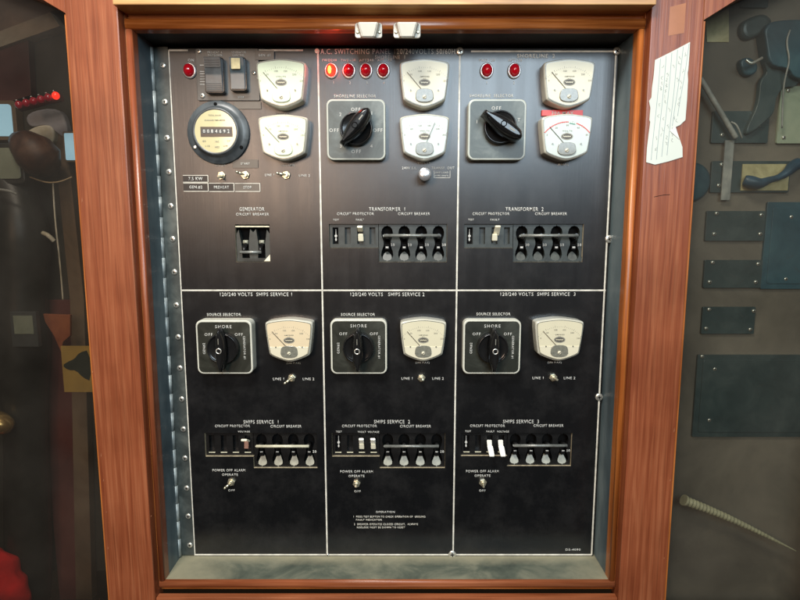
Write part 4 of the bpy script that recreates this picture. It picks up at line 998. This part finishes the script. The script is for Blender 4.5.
blank(742, -12, 769, 7.5, 'blank', 'small dark plate at the very top behind the right pane', [])
t = blank(711, 161, 790, 192.5, 'blank', 'dark unit with a yellow nameplate and a blue cable lying across it', [(721.5, 164.5), (718.5, 185.5)], cat='control unit', name='nameplate_unit')
x0, x1, z0, z1 = rP(742, 164, 789, 190.5, HR+.006); o = obj('nameplate', MB().prism(rect(-(x1-x0)/2, (x1-x0)/2, -(z1-z0)/2, (z1-z0)/2), .0042, .006, .0003), 'nameplate', t, ((x0+x1)/2, -HR, (z0+z1)/2))
def run_tube(name, pts, r, m, lab, cat, group=None):
    """pts of (px, py, h)"""
    w_ = [P(*p) for p in pts]; c = w_[0].copy()
    # smooth the polyline
    for _ in range(2):
        q = [w_[0]]
        for a, b in zip(w_, w_[1:]): q += [a.lerp(b, .25), a.lerp(b, .75)]
        w_ = q+[w_[-1]]
    rr = r if not callable(r) else [r(i/(len(w_)-1)) for i in range(len(w_))]
    o = obj(name, MB().tube([p-c for p in w_], rr, 10), m, None, c); return tag(o, lab, cat, group)
run_tube('blue_cable', [(744, 180, .0), (752, 182, .004), (760, 184, .006), (769, 180, .006), (778, 178, .004), (788, 172, .004), (793, 166, .0), (800, 163, .0)], lambda t: .0065+.002*math.sin(9*t), 'cable_blue', 'dark blue cable lying across the yellow nameplate', 'cable')
# T shaped dark reflection at the top, built from solid lumps
def lump(name, pts, h0, h1, m, lab, cat, bev=.003, it=2):
    pol = chaikin(poly_px(pts, h1), it) if it else poly_px(pts, h1); cx = sum(p[0] for p in pol)/len(pol); cz = sum(p[1] for p in pol)/len(pol)
    o = obj(name, MB().prism([(a-cx, b-cz) for a, b in pol], h0, h1, bev, steps=3), m, None, (cx, 0, cz)); return tag(o, lab, cat)
lump('blue_reflection', [(774, 19), (830, 19), (830, 80), (812, 80), (794, 78), (790, 68), (770, 66), (766, 40), (764, 28)], HR+.0005, HR+.02, 'blank_blue', 'blue reflected shape at the top right corner of the right pane', 'junction box')
lump('rounded_reflection', [(742, 22), (752, 16), (766, 12), (775, 20), (770, 28), (762, 34), (748, 40), (741, 34)], HR+.0005, HR+.010, 'blank', 'dark rounded reflected patch left of the blue shape', 'cable gland', .006)
lump('yellow_card', [(706, 18), (729, 8), (729, 42), (707, 42)], HR+.0004, HR+.0016, 'nameplate', 'dull yellow card near the clipped corner of the right pane', 'card', .0002, 0)
run_tube('grey_strip', [(700, 78, .004), (712, 98, .004), (724, 118, .004), (736, 138, .004)], .0036, 'strip_grey', 'slanting grey pipe running down to the right behind the pane', 'pipe')
run_tube('thin_wire', [(731, 122, .003), (736, 124, .006), (739, 130, .006), (742, 138, .003)], .0012, 'strip_grey', 'thin bent wire at the foot of the slanting grey pipe', 'wire')
lump('dark_patch_reflection', [(764, 60), (776, 66), (790, 60), (802, 70), (800, 86), (784, 86), (776, 98), (775, 112), (768, 120), (752, 134), (744, 134), (755, 112), (759, 98), (760, 80), (768, 72)], HR+.004, HR+.011, 'blank', 'dark reflected patch running down beside the pale green plate', 'cable bundle', .003, 2)  # dark reflected patch, built as a solid lump
lump('small_blue_reflection', [(739, 60), (749, 56), (759, 63), (757, 74), (744, 76)], HR+.0005, HR+.01, 'blank_blue', 'small dark blue reflected patch left of the long dark patch, under a shiny hook', 'reflection', .003, 2)  # blue reflected patch, built as a solid lump
run_tube('bright_wire', [(790, 30, .008), (786, 42, .01), (790, 60, .01), (786, 74, .008), (783, 90, .0), (782, 128, .0)], .0011, 'strip_grey', 'thin pale wire hanging in front of the blue reflected shape', 'wire')
run_tube('metal_tab', [(746, 60, .012), (751, 64, .014), (757, 61, .014), (762, 58, .012)], .0020, 'screw', 'small shiny metal hook over the small dark blue patch', 'hook')
o = obj('round_cap', MB().lathe([(.026, .0005), (.026, .008), (.022, .011), (.0005, .012)], 40, sz=1.05), 'blank_blue', None, (P(693, 182, HR+.01).x, -HR, P(693, 182, HR+.01).z)); tag(o, 'round blue cap half hidden by the right stile', 'cap')
x0, x1, z0, z1 = rP(724, 140, 733, 200, HR+.01)
o = obj('clear_strip', MB().prism(rect(-(x1-x0)/2, (x1-x0)/2, -(z1-z0)/2, (z1-z0)/2), .006, .008, .0004), 'strip_grey', None, ((x0+x1)/2, -HR, (z0+z1)/2)); tag(o, 'upright pale strip crossing the unit with the yellow nameplate', 'strip')
# reflected spiral streak, built as a ribbed tube
sp_pts = []; A, B = P(686, 501, .012), P(796, 551, .012); n = 128
t = thing('spiral_reflection', 'pale ribbed spiral reflection tapering to a point low in the right pane', 'hose', A)
mid = []
for i in range(n+1):
    q = i/n; p = A.lerp(B, q); p.z += .0045*math.sin(math.pi*q)*(1-q*.4); mid.append(p-A)
mb = MB(); rr = [(.0070*(1-q)**.75+.0005)*(.90+.10*math.cos(k*math.pi/2)) for k, q in [(i, i/n) for i in range(n+1)]]
mb.tube(mid, rr, 14)
for f in mb.bm.faces: f.smooth = False
obj('ribbed_streak', mb, 'spiral', t)
obj('streak_end', MB().tube([mid[0]+Vector((-.004, 0, .002)), mid[0], mid[1]], [.0085, .0080, .0070], 16), 'spiral', t)

# ------------------------------------------------------------------ reflections in the left pane, built as solid shapes behind it
M['board_l'] = blotch('dark_olive_board', (0.030, 0.027, 0.020), (0.045, 0.040, 0.030), (0.07, 0.06, 0.045), 5, 0.6)
M['maroon'] = blotch('maroon_reflection', (0.08, 0.02, 0.02), (0.13, 0.036, 0.032), (0.18, 0.06, 0.05), 5, 0.5)
M['brownstrip'] = blotch('brown_reflection', (0.13, 0.085, 0.050), (0.18, 0.12, 0.075), (0.24, 0.17, 0.11), 8, 0.5)
M['offwhite'] = blotch('off_white_reflection', (0.40, 0.34, 0.24), (0.60, 0.54, 0.40), (0.85, 0.80, 0.68), 9, 0.5)
M['dullwhite'] = blotch('silver_reflection', (0.26, 0.25, 0.27), (0.36, 0.35, 0.38), (0.50, 0.48, 0.50), 12, 0.6)
M['umber'] = blotch('umber_ceiling_reflection', (0.26, 0.17, 0.12), (0.40, 0.28, 0.20), (0.55, 0.42, 0.32), 9, 0.5)
M['sky_reflection'] = mat('lit_window_reflection', (0.35, 0.60, 0.75), 0.3, emit=(0.40, 0.70, 0.90), estr=0.75)  # glow of the reflected windows, put in as emission
M['leather'] = blotch('brown_shape_tone', (0.035, 0.014, 0.009), (0.07, 0.030, 0.018), (0.13, 0.065, 0.04), 30, 0.5)  # colour of a brown shape reflected in the pane
M['device'] = mat('dark_reflection', (0.02, 0.022, 0.02), 0.4, noise=.3, nscale=50)  # dark reflected tones, clothes among them
M['screen_grey'] = mat('grey_green_reflection', (0.26, 0.29, 0.22), 0.25, coat=.6, noise=.2, nscale=30)
M['placard'] = mat('notice_reflection', (0.44, 0.28, 0.07), 0.5, noise=.12, nscale=40)
M['fishgreen'] = mat('dark_green_print', (0.035, 0.045, 0.035), 0.4, noise=.3, nscale=60)
M['rust'] = blotch('rust_reflection', (0.24, 0.06, 0.02), (0.32, 0.09, 0.035), (0.40, 0.13, 0.05), 16, 0.5)
M['brass'] = mat('gold_reflection', (0.75, 0.50, 0.20), 0.25, .8, noise=.1, nscale=80)
M['redglow'] = mat('red_patch_tone', (0.62, 0.010, 0.010), 0.85, noise=.25, nscale=40, bump=.4)  # colour of the red reflected patch
M['reddk'] = mat('red_lamp_reflection', (0.35, 0.012, 0.03), 0.15, coat=1, emit=(.6, .01, .04), estr=.12)  # glow of the reflected red lamps, put in as emission
M['cordtan'] = mat('tan_line_reflection', (0.42, 0.30, 0.17), 0.6)
HL = -.10
bl = obj('backing_board', MB().box(X(-110, HL), SL0+.03, -HL, -HL+.012, LOW+.1, HIGH), 'board_l')
tag(bl, 'dark olive backing board behind the left smoked pane', 'board')
def slab(name, pts, hb, hf, m, lab, cat, bev=.0008, it=0): return lump(name, pts, hb, hf, m, lab, cat, bev, it)
h = -.09
slab('umber_reflection', [(-120, -90), (72, -90), (72, 4), (50, 12), (0, 31), (-120, 75)], HL+.001, h, 'umber', 'brown ceiling reflection across the top left corner of the left pane', 'board')
slab('sloping_reflection', [(-120, 75), (0, 31), (50, 12), (60, 26), (0, 47), (-120, 90)], HL+.001, h+.012, 'offwhite', 'off-white sloping band reflected across the top of the left pane', 'rail')  # pale reflected band, built as a slab
slab('maroon_reflection', [(-120, 92), (0, 48), (28, 38), (31, 95), (0, 105), (-120, 110)], HL+.001, h+.004, 'maroon', 'dark maroon reflected area under the sloping off-white band', 'board')
slab('upright_reflection', [(52, 120), (64, 118), (84, 300), (92, 600), (76, 600), (70, 300)], HL+.001, h+.006, 'brownstrip', 'reflected brown upright beside the left mahogany stile', 'post')
slab('low_maroon_reflection', [(38, 300), (70, 300), (76, 420), (84, 600), (60, 600), (44, 420)], HL+.001, h+.001, 'maroon', 'maroon reflection low in the left pane', 'door')
slab('silver_reflection', [(24, 112), (60, 106), (68, 130), (66, 140), (52, 128), (44, 124), (28, 128)], HL+.012, h+.014, 'dullwhite', 'silver grey reflected patch under the reflected red lamps', 'cloth', .003, 2)
slab('cream_reflection', [(24, 132), (40, 124), (54, 126), (54, 144), (42, 142), (26, 136)], HL+.012, h+.016, 'offwhite', 'cream reflected patch between the silver patch and the brown shape', 'bundle', .003, 2)
win = thing('window_reflection', 'reflection of a small bright blue window at the far left edge', 'window', P(-20, 120, h+.01))  # window reflections, built as solid frames with glowing panes
x0, x1, z0, z1 = rP(-60, 104, 11.5, 136, h+.01); wd, ht = x1-x0, z1-z0; cw = ((x0+x1)/2, 0, (z0+z1)/2)
obj('window_frame', MB().prism(rrect(wd+.012, ht+.012, .006), HL+.001, h+.008, .001), 'brownstrip', win, cw)
obj('pane', MB().prism(rrect(wd, ht, .005), h+.008, h+.009), 'sky_reflection', win, cw)
win = thing('window_reflection', 'narrow pale blue window reflection beside the left mahogany stile', 'window', P(70, 147, h+.01))
x0, x1, z0, z1 = rP(64.5, 133, 77, 160, h+.02); wd, ht = x1-x0, z1-z0; cw = ((x0+x1)/2, 0, (z0+z1)/2)
obj('window_frame', MB().prism(rrect(wd+.006, ht+.006, .002), HL+.001, h+.018, .001), 'brownstrip', win, cw)
obj('pane', MB().prism(rrect(wd, ht, .002), h+.018, h+.019), 'sky_reflection', win, cw)
# reflected row of red lamps, built as a solid strip with glowing bulbs
c = P(40, 100, -.03)
t = thing('lamp_reflection', 'reflected short row of dark red lamps with the end one bright red', 'lamp reflection', c)
a, b = P(20, 107, -.03)-c, P(61, 97, -.03)-c
obj('strip_body', MB().tube([a, b], .007, 10), 'maroon', t)
for i in range(6):
    q = a.lerp(b, (i+.3)/5.6)
    obj('bulb', MB().ball((q.x, q.y-.007, q.z+.001), .0052, .005, .0055), 'reddk' if i < 5 else 'redlit', t)
    obj('bulb_glint', MB().ball((q.x-.001, q.y-.010, q.z+.0065), .0014, .0014, .0012, seg=10, rings=6), 'bezel', t)  # bright bead stands in for the glint on each bulb
# brown reflected shape, built as a solid
c = P(36, 156, -.04)
o = obj('brown_shape_reflection', MB().tube([P(17, 140, -.045)-c, P(24, 144, -.04)-c, P(34, 152, -.035)-c, P(44, 162, -.04)-c, P(52, 170, -.05)-c], [.013, .022, .029, .029, .016], 20), 'leather', None, c)
tag(o, 'brown rounded reflected shape in front of the brown upright', 'leather case')
c = P(8, 165, -.05); t = thing('instrument_reflection', 'dark reflected shape with a rounded grey green centre at the left edge', 'instrument', c)
x0, x1, z0, z1 = rP(-60, 143, 24, 184, -.04); obj('housing', MB().prism(rrect(x1-x0, z1-z0, .008), -.06, -.04, .003), 'device', t, ((x0+x1)/2, 0, (z0+z1)/2))
x0, x1, z0, z1 = rP(-50, 148, 20.5, 179, -.04); obj('screen', MB().prism(rrect(x1-x0, z1-z0, .005), -.0399, -.038, .001), 'screen_grey', t, ((x0+x1)/2, 0, (z0+z1)/2))
run_tube('tan_line_reflection', [(30, 177, -.04), (38, 180, -.035), (48, 183, -.03), (60, 182, -.03), (72, 177, -.04)], .0011, 'cordtan', 'thin tan reflected line sagging below the brown rounded shape', 'cord')
run_tube('pale_line_reflection', [(53, 183, -.05), (55, 220, -.05), (60, 262, -.05), (63, 300, -.05)], .0012, 'offwhite', 'thin pale upright reflected line against the brown upright', 'rod')
run_tube('clothes_reflection', [(8, 182, -.07), (20, 205, -.06), (24, 260, -.06), (22, 330, -.06), (26, 420, -.06), (30, 620, -.06)], lambda q: .028+.008*math.sin(3.1*q)+.003*math.sin(23*q), 'device', 'long dark reflection of clothes down the left pane', 'coat')  # reflected dark clothes, built as a tube
run_tube('pale_spot_reflection', [(43, 233, -.03), (48, 235, -.025), (54, 241, -.03)], .0032, 'offwhite', 'small pale reflected spot beside the thin upright line', 'latch')
run_tube('grey_streak_reflection', [(-4, 189, -.02), (3, 190, -.015), (10, 191, -.015), (16, 194, -.02)], .0020, 'strip_grey', 'small grey reflected streak under the grey green shape', 'hook')
t = slab('orange_reflection', [(43, 314), (70, 315), (70, 336), (63, 342), (61, 352), (54, 336), (45, 322)], -.045, -.04, 'rust', 'rust orange reflected patch above the yellow notice', 'card')
t = thing('picture_reflection', 'reflected small grey framed picture left of the rust orange patch', 'picture', P(24, 332, -.03))
x0, x1, z0, z1 = rP(11, 312, 37, 347, -.012); wd, ht = x1-x0, z1-z0; cw = ((x0+x1)/2, 0, (z0+z1)/2)
obj('picture_frame', MB().prism(rect(-wd/2, wd/2, -ht/2, ht/2), -.02, -.012, .001), 'greyp', t, cw)
obj('picture_sheet', MB().prism(rect(-wd*.36, wd*.38, -ht*.12, ht*.40), -.0119, -.011), 'screen_grey', t, cw)
# reflected yellow notice with a dark green shape, built as a thin slab
x0, x1, z0, z1 = rP(62.5, 346, 91, 392, -.01); wd, ht = x1-x0, z1-z0; cw = Vector(((x0+x1)/2, .012, (z0+z1)/2))
pc = obj('notice_reflection', MB().prism(rect(-wd/2, wd/2, -ht/2, ht/2), 0, .002), 'placard', None, cw); tag(pc, 'reflected yellow notice with a dark green leaf shape on it', 'placard')
sh = chaikin([(-.50, .08), (-.30, .16), (-.05, .22), (.14, .36), (.50, .42), (.50, -.26), (.20, -.18), (-.02, -.02), (-.30, -.02)], 1)
obj('printed_shape', MB().prism([(a*wd*.98, b*ht) for a, b in sh], .002, .0026), 'fishgreen', pc)
run_tube('gold_reflection', [(-14, 424, -.02), (-6, 423, -.015), (4, 425, -.015), (13, 428, -.02)], lambda q: .0005+.020*max(0, math.sin(math.pi*min(1, .35+.62*q)))**.7, 'brass', 'pointed gold reflection at the left edge', 'knob')  # gold reflection, built as a tapering tube
c = P(-2, 585, -.02); rc = MB().ball((0, 0, 0), .046, .022, .060, seg=64, rings=40)  # red reflected patch, built as a lumpy ball
from mathutils import noise as mn
for v in rc.bm.verts:
    k_ = 1+.22*mn.noise(v.co*22)+.10*mn.noise(v.co*60)+.05*abs(math.sin(v.co.x*160+v.co.z*90)); v.co = Vector((v.co.x*k_, v.co.y*k_, v.co.z*k_))
o = obj('red_reflection', rc, 'redglow', None, c); tag(o, 'lumpy dark red reflection in the bottom left corner of the left pane', 'cloth')
